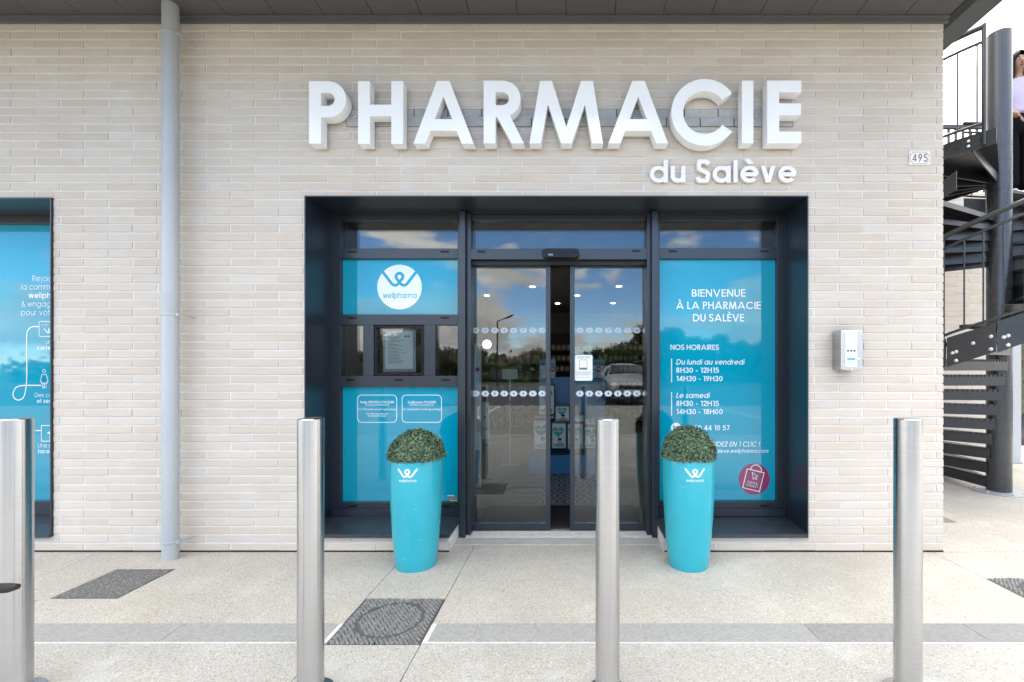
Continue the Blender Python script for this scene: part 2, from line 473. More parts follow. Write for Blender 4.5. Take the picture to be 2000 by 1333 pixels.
    mpn = node(nt, 'ShaderNodeMapping'); mpn.inputs['Scale'].default_value = (5, 5, 420); ls.new(geo.outputs['Position'], mpn.inputs['Vector'])
    nz = noise(nt, mpn.outputs['Vector'], 1.0, 4, .6)
    sc2 = noise(nt, geo.outputs['Position'], 9, 5, .65)
    c = mixcol(nt, 1.0, (.50, .50, .505), maprange(nt, nz.outputs['Fac'], .3, .7, .92, 1.06), 'MULTIPLY')
    c = mixcol(nt, 1.0, c, maprange(nt, sc2.outputs['Fac'], .3, .7, .985, 1.01), 'MULTIPLY')
    ls.new(c, p.inputs['Base Color']); p.inputs['Metallic'].default_value = 1
    ls.new(maprange(nt, sc2.outputs['Fac'], .3, .7, .22, .26), p.inputs["Roughness"])
    b = node(nt, 'ShaderNodeBump'); b.inputs['Strength'].default_value = .02; b.inputs['Distance'].default_value = .0002
    ls.new(nz.outputs['Fac'], b.inputs['Height']); ls.new(b.outputs['Normal'], p.inputs['Normal'])
    tg = node(nt, 'ShaderNodeTangent'); tg.direction_type = 'RADIAL'; tg.axis = 'Z'
    ls.new(tg.outputs[0], p.inputs['Tangent']); p.inputs['Anisotropic'].default_value = .85; p.inputs['Anisotropic Rotation'].default_value = .25
    D['steel'] = m
    # rusty cast iron
    m, nt, ns, ls, p = newmat('cast_iron')
    geo = node(nt, 'ShaderNodeNewGeometry')
    nz = noise(nt, geo.outputs['Position'], 9, 7, .65)
    c = mixcol(nt, maprange(nt, nz.outputs['Fac'], .52, .68, 0, .75, True), (.30, .30, .295), (.28, .19, .12))
    n2 = noise(nt, geo.outputs['Position'], 45, 4, .6)
    c = mixcol(nt, 1.0, c, maprange(nt, n2.outputs['Fac'], .3, .7, .7, 1.3), 'MULTIPLY')
    ls.new(c, p.inputs['Base Color']); p.inputs['Roughness'].default_value = .55; p.inputs['Metallic'].default_value = .35
    D['iron'] = m
    D['iron_dark'] = paint('cast_iron_ground', (.10, .10, .10), rough=.7, var=.35, vscale=14, bump=.3)
    m, nt, ns, ls, p = newmat('dark_gravel_infill')
    geo = node(nt, 'ShaderNodeNewGeometry')
    v = node(nt, 'ShaderNodeTexVoronoi'); v.inputs['Scale'].default_value = 190; ls.new(geo.outputs['Position'], v.inputs['Vector'])
    sc = node(nt, 'ShaderNodeSeparateXYZ'); ls.new(v.outputs['Color'], sc.inputs[0])
    c = mixcol(nt, maprange(nt, sc.outputs['X'], .78, 1.0, 0, 1), (.12, .12, .12), (.42, .38, .33))
    ls.new(c, p.inputs['Base Color']); p.inputs['Roughness'].default_value = .7
    D['infill'] = m
    # foliage
    for nm, a, b2 in (('leaf_box', (.016, .046, .032), (.22, .32, .16)), ('leaf_tree', (.020, .042, .014), (.075, .105, .030)), ('leaf_autumn', (.05, .05, .016), (.13, .10, .035)), ('grass', (.022, .040, .012), (.075, .085, .032))):
        m, nt, ns, ls, p = newmat(nm)
        geo = node(nt, 'ShaderNodeNewGeometry')
        nz = noise(nt, geo.outputs['Position'], 11 if nm == 'leaf_box' else .9, 4, .6)
        fac = pmath(nt, 'ADD', pmath(nt, 'MULTIPLY', pmath(nt, 'POWER', geo.outputs['Random Per Island'], 1.6 if nm == 'leaf_box' else 1.0), .6), maprange(nt, nz.outputs['Fac'], .35, .7, 0, .4))
        ls.new(mixcol(nt, fac, a, b2), p.inputs['Base Color']); p.inputs['Roughness'].default_value = .42 if nm == 'leaf_box' else .6
        D[nm] = m
    D['bank_soil'] = paint('bank_soil', (.028, .034, .014), rough=.95, var=.35, vscale=3)
    D['bark'] = paint('bark', (.09, .07, .05), rough=.9, var=.3, vscale=8, bump=1, bscale=30)
setup_materials()
# ------------------------------------------------------------------ a geometric line alphabet
def q_ln(x0, y0, x1, y1, w):
    d = Vector((x1 - x0, y1 - y0)); L = d.length
    n = Vector((-d.y, d.x)) / L * w / 2
    return [[(x0+n.x, y0+n.y), (x0-n.x, y0-n.y), (x1-n.x, y1-n.y), (x1+n.x, y1+n.y)]]
def q_dg(x0, y0, x1, y1, t):
    return [[(x0-t/2, y0), (x0+t/2, y0), (x1+t/2, y1), (x1-t/2, y1)]]
def q_arc(cx, cy, rx, ry, a0, a1, w, n=None):
    n = n or max(6, int(abs(a1 - a0) / 12)); h = w / 2; out = []
    for i in range(n):
        a, b = R(a0 + (a1-a0)*i/n), R(a0 + (a1-a0)*(i+1)/n)
        out.append([(cx+(rx-h)*math.cos(a), cy+(ry-h)*math.sin(a)), (cx+(rx+h)*math.cos(a), cy+(ry+h)*math.sin(a)),
                    (cx+(rx+h)*math.cos(b), cy+(ry+h)*math.sin(b)), (cx+(rx-h)*math.cos(b), cy+(ry-h)*math.sin(b))])
    return out
def spline(pts, n=6):
    P = [Vector(p) for p in pts]; P = [P[0]*2 - P[1]] + P + [P[-1]*2 - P[-2]]; out = []
    for k in range(1, len(P)-2):
        for i in range(n):
            t = i / n; a, b, c, d = P[k-1], P[k], P[k+1], P[k+2]
            out.append(.5*((2*b) + (c-a)*t + (2*a-5*b+4*c-d)*t*t + (3*b-a-3*c+d)*t**3))
    out.append(P[-2]); return out
def q_path(pts, w, n=6, smooth=True, caps=False):
    P = spline(pts, n) if smooth else [Vector(p) for p in pts]
    L, Rr = [], []
    for k, p in enumerate(P):
        t0 = (P[k] - P[k-1]).normalized() if k else (P[1]-P[0]).normalized()
        t1 = (P[k+1] - P[k]).normalized() if k < len(P)-1 else t0
        t = (t0 + t1).normalized(); m = Vector((-t.y, t.x)); c = max(.45, m.dot(Vector((-t1.y, t1.x))))
        L.append(p + m*w/2/c); Rr.append(p - m*w/2/c)
    out = [[tuple(L[k]), tuple(Rr[k]), tuple(Rr[k+1]), tuple(L[k+1])] for k in range(len(P)-1)]
    if caps:
        for p in (P[0], P[-1]): out += [disc2(p.x, p.y, w/2, 14)]
    return out
def disc2(cx, cy, r, n=28): return [(cx + r*math.cos(2*math.pi*i/n), cy + r*math.sin(2*math.pi*i/n)) for i in range(n)]
def q_bowl(x0, y0, y1, xr, w):
    h = w/2; ry = (y1-y0)/2 - h; rx = min(ry, xr - h - x0); xc = xr - h - rx; cy = (y0+y1)/2
    return q_ln(x0, y1-h, xc+.001, y1-h, w) + q_ln(x0, y0+h, xc+.001, y0+h, w) + q_arc(xc, cy, rx, ry, -90, 90, w)

XH = .74
def glyph(ch, w):
    h = w/2; t = w*1.07; g = []; W = .6
    V = lambda x, a, b: q_ln(x, a, x, b, w)
    H = lambda y, a, b: q_ln(a, y, b, y, w)
    acc = None
    if ch in 'ÀÈÉèéà':
        acc = 'g' if ch in 'ÀÈèà' else 'a'; ch = {'À':'A','È':'E','É':'E','è':'e','é':'e','à':'a'}[ch]
    rr = XH/2
    ring = lambda cx=rr: q_arc(cx, rr, rr-h, rr-h, 0, 360, w, 30)
    if ch == 'A': W=.96; g = q_dg(t/2,0,.48,1,t)+q_dg(W-t/2,0,.48,1,t)+H(.21+h,.2,.76)
    elif ch == 'B': W=.60; g = V(h,0,1)+q_bowl(h,.50-h*.6,1,.54,w)+q_bowl(h,0,.50+h*.6,.60,w)
    elif ch == 'C': W=.93; g = q_arc(.5,.5,.5-h,.5-h,38,322,w,26)
    elif ch == 'D': W=.82; g = V(h,0,1)+q_bowl(h,0,1,.82,w)
    elif ch == 'E': W=.52; g = V(h,0,1)+H(1-h,h,W)+H(.53,h,W)+H(h,h,W)
    elif ch == 'F': W=.48; g = V(h,0,1)+H(1-h,h,W)+H(.53,h,W)
    elif ch == 'G': W=1.0; g = q_arc(.5,.5,.5-h,.5-h,40,352,w,28)+H(.45,.55,1-h*.4)
    elif ch == 'H': W=.70; g = V(h,0,1)+V(W-h,0,1)+H(.54,h,W-h)
    elif ch == 'I': W=w; g = V(h,0,1)
    elif ch == 'J': W=.45; g = V(W-h,.25,1)+q_arc(W-h-.18,.25,.18,.25-h,0,-150,w)
    elif ch == 'K': W=.62; g = V(h,0,1)+q_dg(h+.02,.42,.56,1,t*1.15)+q_dg(.24,.56,W-t/2,0,t*1.1)
    elif ch == 'L': W=.44; g = V(h,0,1)+H(h,h,W)
    elif ch == 'M': W=1.0; g = q_dg(t/2,0,.20,1,t)+q_dg(W-t/2,0,.80,1,t)+q_dg(.20,1,.5,0,t)+q_dg(.80,1,.5,0,t)
    elif ch == 'N': W=.74; g = V(h,0,1)+V(W-h,0,1)+q_dg(t/2,1,W-t/2,0,t*1.1)
    elif ch == 'O': W=1.0; g = q_arc(.5,.5,.5-h,.5-h,0,360,w,36)
    elif ch == 'P': W=.56; g = V(h,0,1)+q_bowl(h,.42,1,.56,w)
    elif ch == 'Q': W=1.02; g = q_arc(.5,.5,.5-h,.5-h,0,360,w,36)+q_dg(.60,.34,.95,-.04,t*1.1)
    elif ch == 'R': W=.58; g = V(h,0,1)+q_bowl(h,.44,1,.56,w)+q_dg(.24,.5,W-t/2,0,t*1.05)
    elif ch == 'S': W=.54; g = q_path([(.49,.80),(.40,.93-h*.2),(.27,1-h),(.12,.92),(h+.02,.75),(.12,.60),(.30,.50),(.46,.39),(W-h,.24),(.42,.07+h*.3),(.26,h),(.10,.09),(h*.7,.24)], w)
    elif ch == 'T': W=.52; g = V(W/2,0,1)+H(1-h,0,W)
    elif ch == 'U': W=.66; g = V(h,.33,1)+V(W-h,.33,1)+q_arc(W/2,.33,W/2-h,.33-h,180,360,w)
    elif ch == 'V': W=.86; g = q_dg(t/2,1,W/2,0,t)+q_dg(W-t/2,1,W/2,0,t)
    elif ch == 'W': W=1.2; g = q_dg(t/2,1,.33,0,t)+q_dg(.6,1,.33,0,t)+q_dg(.6,1,.87,0,t)+q_dg(W-t/2,1,.87,0,t)
    elif ch == 'X': W=.7; g = q_dg(t/2,1,W-t/2,0,t*1.1)+q_dg(t/2,0,W-t/2,1,t*1.1)
    elif ch == 'Y': W=.7; g = q_dg(t/2,1,W/2,.45,t)+q_dg(W-t/2,1,W/2,.45,t)+V(W/2,0,.47)
    elif ch == 'Z': W=.56; g = H(1-h,0,W)+H(h,0,W)+q_dg(t*.6,w*.6,W-t*.6,1-w*.6,t*1.2)
    elif ch == '0': W=.60; g = q_arc(.3,.5,.3-h,.5-h,0,360,w,32)
    elif ch == '1': W=.34; g = V(W-h,0,1)+H(1-h,.04,W-h)
    elif ch == '2': W=.56; g = q_path([(h+.01,.70),(.10,.90),(.28,1-h),(.46,.90),(.50,.72),(.42,.50),(.22,.25),(.06,h*1.0)], w)+H(h,.03,W)
    elif ch == '3': W=.54; g = q_path([(.05,.80),(.13,.95-h*.3),(.27,1-h),(.44,.9),(.45,.68),(.33,.56),(.22,.54)], w)+q_path([(.22,.54),(.38,.51),(W-h,.30),(.42,.08),(.26,h),(.09,.1),(h*.8,.26)], w)
    elif ch == '4': W=.62; g = V(.46,0,1)+H(.24+h*.2,.02,W)+q_dg(t*.5,.24,.46,1,t)
    elif ch == '5': W=.56; g = H(1-h,.14,.52)+q_ln(.17,1-h*.2,.09,.50,w)+q_path([(.075,.53),(.22,.60),(.38,.57),(.50,.33),(.42,.09),(.25,h),(.09,.1),(h*.7,.22)], w)
    elif ch == '6': W=.58; g = q_arc(.29,.31,.29-h,.31-h,0,360,w,28)+q_dg(.09,.40,.42,1,t)
    elif ch == '7': W=.54; g = H(1-h,0,W)+q_dg(.20,0,W-t/2,1-h,t)
    elif ch == '8': W=.56; g = q_arc(.28,.75,.23-h,.25-h*.6,0,360,w,28)+q_arc(.28,.28,.28-h,.28-h,0,360,w,28)
    elif ch == '9': W=.58; g = q_arc(.29,.69,.29-h,.31-h,0,360,w,28)+q_dg(.16,0,.49,.60,t)
    elif ch == 'a': W=XH; g = ring()+V(W-h,0,XH)
    elif ch == 'b': W=XH; g = ring()+V(h,0,1)
    elif ch == 'c': W=.66; g = q_arc(rr,rr,rr-h,rr-h,42,318,w,22)
    elif ch == 'd': W=XH; g = ring()+V(W-h,0,1)
    elif ch == 'e': W=XH-.02; g = q_arc(rr,rr,rr-h,rr-h,0,318,w,26)+H(rr-h*.1,h,XH-h*.6)
    elif ch == 'f': W=.34; g = V(.15,0,.80)+q_arc(.15+.16,.82,.16,.18-h,180,95,w)+H(XH-h,0,W-.02)
    elif ch == 'g': W=XH; g = ring()+V(W-h,-.02,XH)+q_arc(rr,-.02,rr-h,.26-h,0,-155,w)
    elif ch == 'h': W=.60; g = V(h,0,1)+V(W-h,0,XH-.28)+q_arc(W/2,XH-.29,W/2-h,.29-h,0,180,w)
    elif ch == 'i': W=w; g = V(h,0,XH)+[disc2(h,.93,w*.62,14)]
    elif ch == 'j': W=w+.1; g = V(.1+h,-.1,XH)+q_arc(h-.06+.0,-.1,.16,.16,0,-90,w)+[disc2(.1+h,.93,w*.62,14)]
    elif ch == 'k': W=.52; g = V(h,0,1)+q_dg(h+.02,.30,.46,XH,t*1.2)+q_dg(.22,.46,W-t/2,0,t*1.1)
    elif ch == 'l': W=w; g = V(h,0,1)
    elif ch == 'm': W=.94; m=W/2; g = V(h,0,XH)+V(m,0,XH-.22)+V(W-h,0,XH-.22)+q_arc((h+m)/2,XH-.24,(m-h)/2,.24-h,0,180,w)+q_arc((W-h+m)/2,XH-.24,(W-h-m)/2,.24-h,0,180,w)
    elif ch == 'n': W=.60; g = V(h,0,XH)+V(W-h,0,XH-.28)+q_arc(W/2,XH-.29,W/2-h,.29-h,0,180,w)
    elif ch == 'o': W=XH; g = ring()
    elif ch == 'p': W=XH; g = ring()+V(h,-.28,XH)
    elif ch == 'q': W=XH; g = ring()+V(W-h,-.28,XH)
    elif ch == 'r': W=.32; g = V(h,0,XH)+q_arc(W-.01,XH-.30,W-.01-h,.30-h,180,88,w)
    elif ch == 's': W=.42; g = q_path([(.37,.60),(.30,.69),(.21,XH-h),(.08,.66),(.06,.52),(.16,.42),(.28,.35),(W-h,.20),(.33,.06),(.20,h),(.08,.06),(h*.6,.17)], w)
    elif ch == 't': W=.32; g = V(.15,0,.98)+H(XH-h,0,W)
    elif ch == 'u': W=.60; g = V(h,.28,XH)+V(W-h,0,XH)+q_arc(W/2,.29,W/2-h,.29-h,180,360,w)
    elif ch == 'v': W=.60; g = q_dg(t/2,XH,W/2,0,t)+q_dg(W-t/2,XH,W/2,0,t)
    elif ch == 'w': W=.92; g = q_dg(t/2,XH,.25,0,t)+q_dg(W/2,XH,.25,0,t)+q_dg(W/2,XH,W-.25,0,t)+q_dg(W-t/2,XH,W-.25,0,t)
    elif ch == 'x': W=.56; g = q_dg(t/2,XH,W-t/2,0,t*1.1)+q_dg(t/2,0,W-t/2,XH,t*1.1)
    elif ch == 'y': W=.60; g = q_dg(t/2,XH,W/2,0,t)+q_dg(W-t/2,XH,.16,-.28,t)
    elif ch == 'z': W=.46; g = H(XH-h,0,W)+H(h,0,W)+q_dg(t*.6,w*.6,W-t*.6,XH-w*.6,t*1.2)
    elif ch == '-': W=.30; g = H(.36,0,W)
    elif ch == '.': W=w*1.2; g = [disc2(h*1.2,h*1.1,w*.62,14)]
    elif ch == ':': W=w*1.2; g = [disc2(h*1.2,h*1.1,w*.62,14), disc2(h*1.2,.6,w*.62,14)]
    elif ch == '!': W=w; g = V(h,.3,1)+[disc2(h,h*1.1,w*.62,14)]
    elif ch == '&': W=.72; g = q_path([(.70,.0+h*.6),(.42,.34),(.18,.66),(.16,.86),(.30,1-h),(.44,.86),(.38,.68),(.12,.44),(h+.01,.22),(.14,.05),(.32,h),(.52,.14),(.66,.42)], w)
    elif ch == '€': W=.62; g = q_arc(.40,.5,.36-h,.5-h,48,312,w,20)+H(.58,0,.46)+H(.42,0,.46)
    elif ch == '/': W=.4; g = q_dg(t/2,0,W-t/2,1,t)
    else: return [], .30
    if acc:
        top = 1.0 if ch.isupper() else XH
        cx = W/2
        g = g + (q_dg(cx+.07, top+.07, cx-.10, top+.30, w*1.3) if acc == 'g' else q_dg(cx-.07, top+.07, cx+.10, top+.30, w*1.3))
    return g, W

def union(polys, eps=1e-5):
    """Triangles covering the union of simple polygons."""
    vs, fs = [], []
    for p in polys:
        a = sum(p[i][0]*p[(i+1) % len(p)][1] - p[(i+1) % len(p)][0]*p[i][1] for i in range(len(p)))
        if abs(a) < 1e-10: continue
        if a < 0: p = p[::-1]
        b = len(vs); vs += [Vector(q) for q in p]; fs.append(list(range(b, b+len(p))))
    if not fs: return [], []
    ov, oe, of, o1, o2, o3 = delaunay_2d_cdt(vs, [], fs, 0, eps)
    bbs = [(min(q[0] for q in p), max(q[0] for q in p), min(q[1] for q in p), max(q[1] for q in p), p) for p in polys]
    def inside(x, y):
        for x0, x1, y0, y1, p in bbs:
            if x < x0 or x > x1 or y < y0 or y > y1: continue
            c = False; j = len(p) - 1
            for i in range(len(p)):
                (ax_, ay_), (bx_, by_) = p[i], p[j]
                if (ay_ > y) != (by_ > y) and x < (bx_-ax_)*(y-ay_)/(by_-ay_) + ax_: c = not c
                j = i
            if c: return True
        return False
    tri = [tuple(f) for f in of if inside(sum(ov[i][0] for i in f)/3, sum(ov[i][1] for i in f)/3)]
    return [tuple(v) for v in ov], tri

_GC = {}
def glyph_mesh(ch, w):
    k = (ch, round(w, 4))
    if k not in _GC:
        g, W = glyph(ch, w)
        _GC[k] = (*union(g), W)
    return _GC[k]

def text2d(s, w, gap=.13, shear=0.0):
    V, T, x = [], [], 0.0
    for ch in s:
        if ch == ' ': x += .34; continue
        v, t, W = glyph_mesh(ch, w)
        b = len(V)
        V += [(x + a + shear*c, c) for a, c in v]; T += [(i+b, j+b, k+b) for i, j, k in t]
        x += W + gap
    return V, T, max(x - gap, .01)

def extrude2d(V, T, y0, y1, fmap, name, mat, parent, bevel=0):
    """fmap: (u,v,y)->world. y0 is the front face, y1 the back (None for a flat print)."""
    n = len(V)
    vs = [fmap(u, v, y0) for u, v in V]
    fs = [tuple(t) for t in T]
    if y1 is not None:
        vs += [fmap(u, v, y1) for u, v in V]
        fs += [(c+n, b+n, a+n) for a, b, c in T]
        cnt = {}
        for a, b, c in T:
            for e in ((a, b), (b, c), (c, a)): cnt[e] = cnt.get(e, 0) + 1
        for (a, b) in cnt:
            if (b, a) not in cnt: fs.append((b, a, a+n, b+n))
    o = from_data(name, vs, fs, mat, parent)
    if y1 is not None and bevel:
        bm = bmesh.new(); bm.from_mesh(o.data)
        bmesh.ops.dissolve_limit(bm, angle_limit=R(1), verts=bm.verts, edges=bm.edges)
        bm.to_mesh(o.data); bm.free()
        m = o.modifiers.new('bevel', 'BEVEL'); m.width = bevel; m.segments = 2; m.limit_method = 'ANGLE'; m.angle_limit = R(50)
    return o

def lettering(s, px0, py, cap, y, parent, mat, w=.12, px1=None, italic=False, align='l', gap=.13, rot=0, name='lettering', thick=None):
    """A line of print: left edge px0 (or centre / right edge), baseline py, cap height in photo pixels, on plane y."""
    sh = .2 if italic else 0
    V, T, wid = text2d(s, w, gap, sh)
    k = cap; kx = (px1 - px0) / wid if (px1 is not None and align == 'l') else cap
    if align == 'c':
        x0 = px0 - wid*kx/2
    elif align == 'r':
        x0 = px0 - wid*kx
    else: x0 = px0
    ca, sa = math.cos(R(rot)), math.sin(R(rot))
    def fm(u, v, yy):
        a, b = (x0 - px0) + u*kx, v*k
        return (PX(px0 + a*ca - b*sa, y), yy, PZ(py - (b*ca + a*sa), y))
    if thick is None:
        return extrude2d(V, T, y, None, fm, name, mat, parent)
    return extrude2d(V, T, y, y + thick, fm, name, mat, parent)

def print_shape(polys, y, parent, mat, name):      # polygons in photo pixels on plane y
    V, T = union([[(a, -b) for a, b in p] for p in polys], 1e-3)
    return extrude2d(V, T, y, None, lambda u, v, yy: (PX(u, y), yy, PZ(-v, y)), name, mat, parent)

def rrect(x0, y0, x1, y1, r, n=5):
    pts = []
    for cx, cy, a0 in ((x1-r, y1-r, 0), (x0+r, y1-r, 90), (x0+r, y0+r, 180), (x1-r, y0+r, 270)):
        for i in range(n+1):
            a = R(a0 + 90*i/n); pts.append((cx + r*math.cos(a), cy + r*math.sin(a)))
    return pts
def outline(pts, w): return q_path(list(pts) + [pts[0]], w, smooth=False)

# the looped W emblem, centred at (0,0), one unit wide, y up
EMB = [(-.50,.25),(-.42,.145),(-.33,.03),(-.25,-.075),(-.20,-.122),(-.14,-.14),(-.08,-.125),(-.015,-.065),(.06,.03),(.105,.11),(.095,.175),(.05,.222),(0,.235),(-.05,.222),(-.095,.175),(-.105,.11),(-.06,.03),(.015,-.065),(.08,-.125),(.14,-.14),(.20,-.122),(.25,-.075),(.33,.03),(.42,.145),(.50,.25)]
def emblem(w=.085): return q_path(EMB, w, 3, True, True)
# ------------------------------------------------------------------ ground
def sheet(name, x0, x1, y0, y1, z, mat, parent=None):
    return from_data(name, [(x0,y0,z),(x1,y0,z),(x1,y1,z),(x0,y1,z)], [(0,1,2,3)], mat, parent)
terrain = tag(sheet('ground', -300, 300, -300, 300, -.06, MAT['grass']), kind='structure')
# exposed-aggregate forecourt: bays divided by sawn joints, each bay a slab of its own
pave = tag(sheet('pavement', -14, 14, -4.6, 12, -.018, MAT['joint']), kind='structure')
XJ = [-14, -8.2, -5.4, -3.25, -1.136, -.694, 2.515, 5.6, 14]
G = .0022
Y_STRIP0, Y_STRIP1 = -1.047, -.897
for i in range(len(XJ)-1):
    a, b = XJ[i] + G, XJ[i+1] - G
    back = -.002 if b < 2.6 else 12
    if i in (4,):
        rows = [(-4.6, -1.068), (-.648, .125)]
    elif i == 5:
        rows = [(-4.6, Y_STRIP0 - .009), (Y_STRIP1 + .004, .125)]
    else:
        rows = [(-4.6, Y_STRIP0 - .009), (Y_STRIP1 + .004, back)]
    for k, (c, d) in enumerate(rows):
        mb = MB()
        if b > 2.6 and d == 12:
            mb.box(a, b, c, -G, -.03, 0); mb.build('paving_bay', MAT['aggregate'], pave)
            mb = MB().box(a, b, G, 12, -.03, 0)
            mb.build('paving_bay', MAT['aggregate'], pave)
        else:
            mb.box(a, b, c, d, -.03, 0)
            mb.build('paving_bay', MAT['aggregate_near' if d < -1 else 'aggregate'], pave)
# grout bed and basalt slabs of the strip, interrupted by the manhole
gb = tag(MB().box(-8, -1.134, Y_STRIP0-.0085, Y_STRIP1+.0035, -.03, .0012).build('grout_bed', MAT['grout'], pave), kind=None)
MB().box(-.692, 8, Y_STRIP0-.0085, Y_STRIP1+.0035, -.03, .0012).build('grout_bed', MAT['grout'], pave)
def slabs(xs, dark):
    for i in range(len(xs)-1):
        mb = MB().box(xs[i]+.002, xs[i+1]-.002, Y_STRIP0, Y_STRIP1, -.02, .0045)
        mb.build('basalt_slab', MAT['strip2' if i in dark else 'strip'], pave)
slabs([-7.4, -6.6, -5.8, -5.0, -4.2, -3.5, -2.72, -1.92, -1.155], ())
slabs([-.668, -.455, .352, 1.16, 1.95, 2.76, 3.56, 4.4, 5.2, 6.0], (3, 4, 5, 6))
# door threshold
MB().box(-.842, .648, .1275, .255, -.03, .006).build('threshold_slab', MAT['threshold'], pave)
MB().box(-.842, .648, .2575, .385, -.03, .010).build('threshold_slab', MAT['grout'], pave)
# car park behind the camera, seen in the glass
kerb = tag(MB().box(-40, 40, -4.8, -4.6, -.3, .012).build('kerb', MAT['threshold'], None, bevel=.01), kind='structure')
m, nt, ns, ls, p = newmat('block_paving')
geo = node(nt, 'ShaderNodeNewGeometry')
bt = node(nt, 'ShaderNodeTexBrick'); bt.inputs['Scale'].default_value = 1.0
bt.inputs['Brick Width'].default_value = .24; bt.inputs['Row Height'].default_value = .12; bt.inputs['Mortar Size'].default_value = .012
bt.inputs['Color1'].default_value = (.34, .32, .29, 1); bt.inputs['Color2'].default_value = (.27, .26, .24, 1); bt.inputs['Mortar'].default_value = (.10, .10, .08, 1)
ls.new(geo.outputs['Position'], bt.inputs['Vector']); ls.new(bt.outputs['Color'], p.inputs['Base Color']); p.inputs['Roughness'].default_value = .8
tag(sheet('parking_bays', -40, 40, -12, -4.8, -.03, m), kind='structure')
tag(sheet('road', -120, 120, -26, -12, -.034, MAT['asphalt']), kind='structure')
lines = tag(sheet('road_marking', -40, 40, -12.1, -11.98, -.026, MAT['white_line']), kind='structure')
for x in range(-20, 21, 5):
    sheet('bay_marking', x/2*1.0 - .05, x/2*1.0 + .05, -11.97, -7.2, -.026, MAT['white_line'], lines)

# ------------------------------------------------------------------ the pharmacy building
X_L, X_R, Z_TOP = -5.6, 2.592, 3.672
bld = empty('pharmacy_building', (0, 0, 0), 'pale brick pharmacy building with anthracite shopfront and grey soffit', 'building')
OPEN = [(-1.846, 1.646, .112, 2.474), (-.845, .65, -.01, 2.474), (X_L-1, -3.60, .113, 2.462)]
def cut(rect, holes):
    out = [rect]
    for hx0, hx1, hz0, hz1 in holes:
        nxt = []
        for x0, x1, z0, z1 in out:
            if hx0 >= x1 or hx1 <= x0 or hz0 >= z1 or hz1 <= z0: nxt.append((x0, x1, z0, z1)); continue
            if hx0 > x0: nxt.append((x0, hx0, z0, z1))
            if hx1 < x1: nxt.append((hx1, x1, z0, z1))
            a, b = max(x0, hx0), min(x1, hx1)
            if hz1 < z1: nxt.append((a, b, hz1, z1))
            if hz0 > z0: nxt.append((a, b, z0, hz0))
        out = nxt
    return out
wall = MB()
for x0, x1, z0, z1 in cut((X_L, X_R-.004, -.05, 3.9), OPEN):
    wall.box(x0, x1, .0042, .20, z0, z1)
wall = wall.build('facade_wall', MAT['mortar'], bld)

def brick_cells(x_lo, x_hi, z_hi):
    rows = int(math.ceil(z_hi / COURSE))
    for r in range(rows):
        z0, z1 = r*COURSE + JOINT, min((r+1)*COURSE, z_hi)
        off = .5 if r % 2 else 0.0
        c0 = int(math.floor(x_lo/BRICK_L + off)) - 1; c1 = int(math.ceil(x_hi/BRICK_L + off)) + 1
        for c in range(c0, c1):
            j = random.uniform(-.003, .003)
            a, b = (c - off)*BRICK_L + JOINT/2 + j, (c + 1 - off)*BRICK_L - JOINT/2 + random.uniform(-.002, .002)
            a, b = max(a, x_lo), min(b, x_hi)
            if b - a > .02 and z1 - z0 > .006: yield a, b, z0, z1
full, rest = [], []
for a, b, z0, z1 in brick_cells(X_L, X_R, Z_TOP):
    ps = cut((a, b, z0, z1), OPEN)
    if len(ps) == 1 and b - a > .31 and z1 - z0 > .04 and abs(ps[0][1]-ps[0][0]-(b-a)) < 1e-6 and abs(ps[0][3]-ps[0][2]-(z1-z0)) < 1e-6:
        full.append(ps[0])
    else: rest += ps
def hidden(b):      # behind the sign letters or the drainpipe
    cx, cz = (b[0]+b[1])/2, (b[2]+b[3])/2
    return (-1.9 < cx < 1.7 and 2.75 < cz < 3.32) or (-2.98 < cx < -2.45) or cx < -4.0
full.sort(key=lambda b: (hidden(b), math.hypot((b[0]+b[1])/2 - .2, CAM_Y, (b[2]+b[3])/2 - EYE)))
picked, others = full[:300], full[300:]
BL, BH = BRICK_L - JOINT, COURSE - JOINT
bm0 = MB()
e = .0022
def brick_verts(x0, x1, z0, z1, y, tilt=0.0):
    # slightly eased front edges
    v = [(x0,y+e,z0),(x1,y+e,z0),(x1,y+e,z1),(x0,y+e,z1),(x0+e,y,z0+e),(x1-e,y+tilt,z0+e),(x1-e,y+tilt,z1-e),(x0+e,y,z1-e),
         (x0,y+.02,z0),(x1,y+.02,z0),(x1,y+.02,z1),(x0,y+.02,z1)]
    f = [(4,5,6,7),(0,1,5,4),(1,2,6,5),(2,3,7,6),(3,0,4,7),(0,8,9,1),(1,9,10,2),(2,10,11,3),(3,11,8,0)]
    return v, f
bv, bf = brick_verts(-BL/2, BL/2, -BH/2, BH/2, 0)
bme = bpy.data.meshes.new('brick'); bme.from_pydata(bv, [], bf); bme.materials.append(MAT['brick'])
for a, b, z0, z1 in picked:
    o = bpy.data.objects.new('brick', bme)
    o.location = ((a+b)/2, random.uniform(-.0016, .0016), (z0+z1)/2 + random.uniform(-.0008, .0008))
    o.rotation_euler = (random.uniform(-.006, .006), random.uniform(-.0025, .0025), 0)
    o.scale = ((b-a)/BL, 1, (z1-z0)/BH)
    link(o, wall)
ms = MB()
for x0, x1, z0, z1 in others + rest:
    if x1 - x0 < .008 or z1 - z0 < .006: continue
    v, f = brick_verts(x0, x1, z0, z1, random.uniform(-.0016, .0016), random.uniform(-.001, .001)); ms.add(v, f)
tag(ms.build('remaining_bricks', MAT['brick'], wall), kind='stuff')

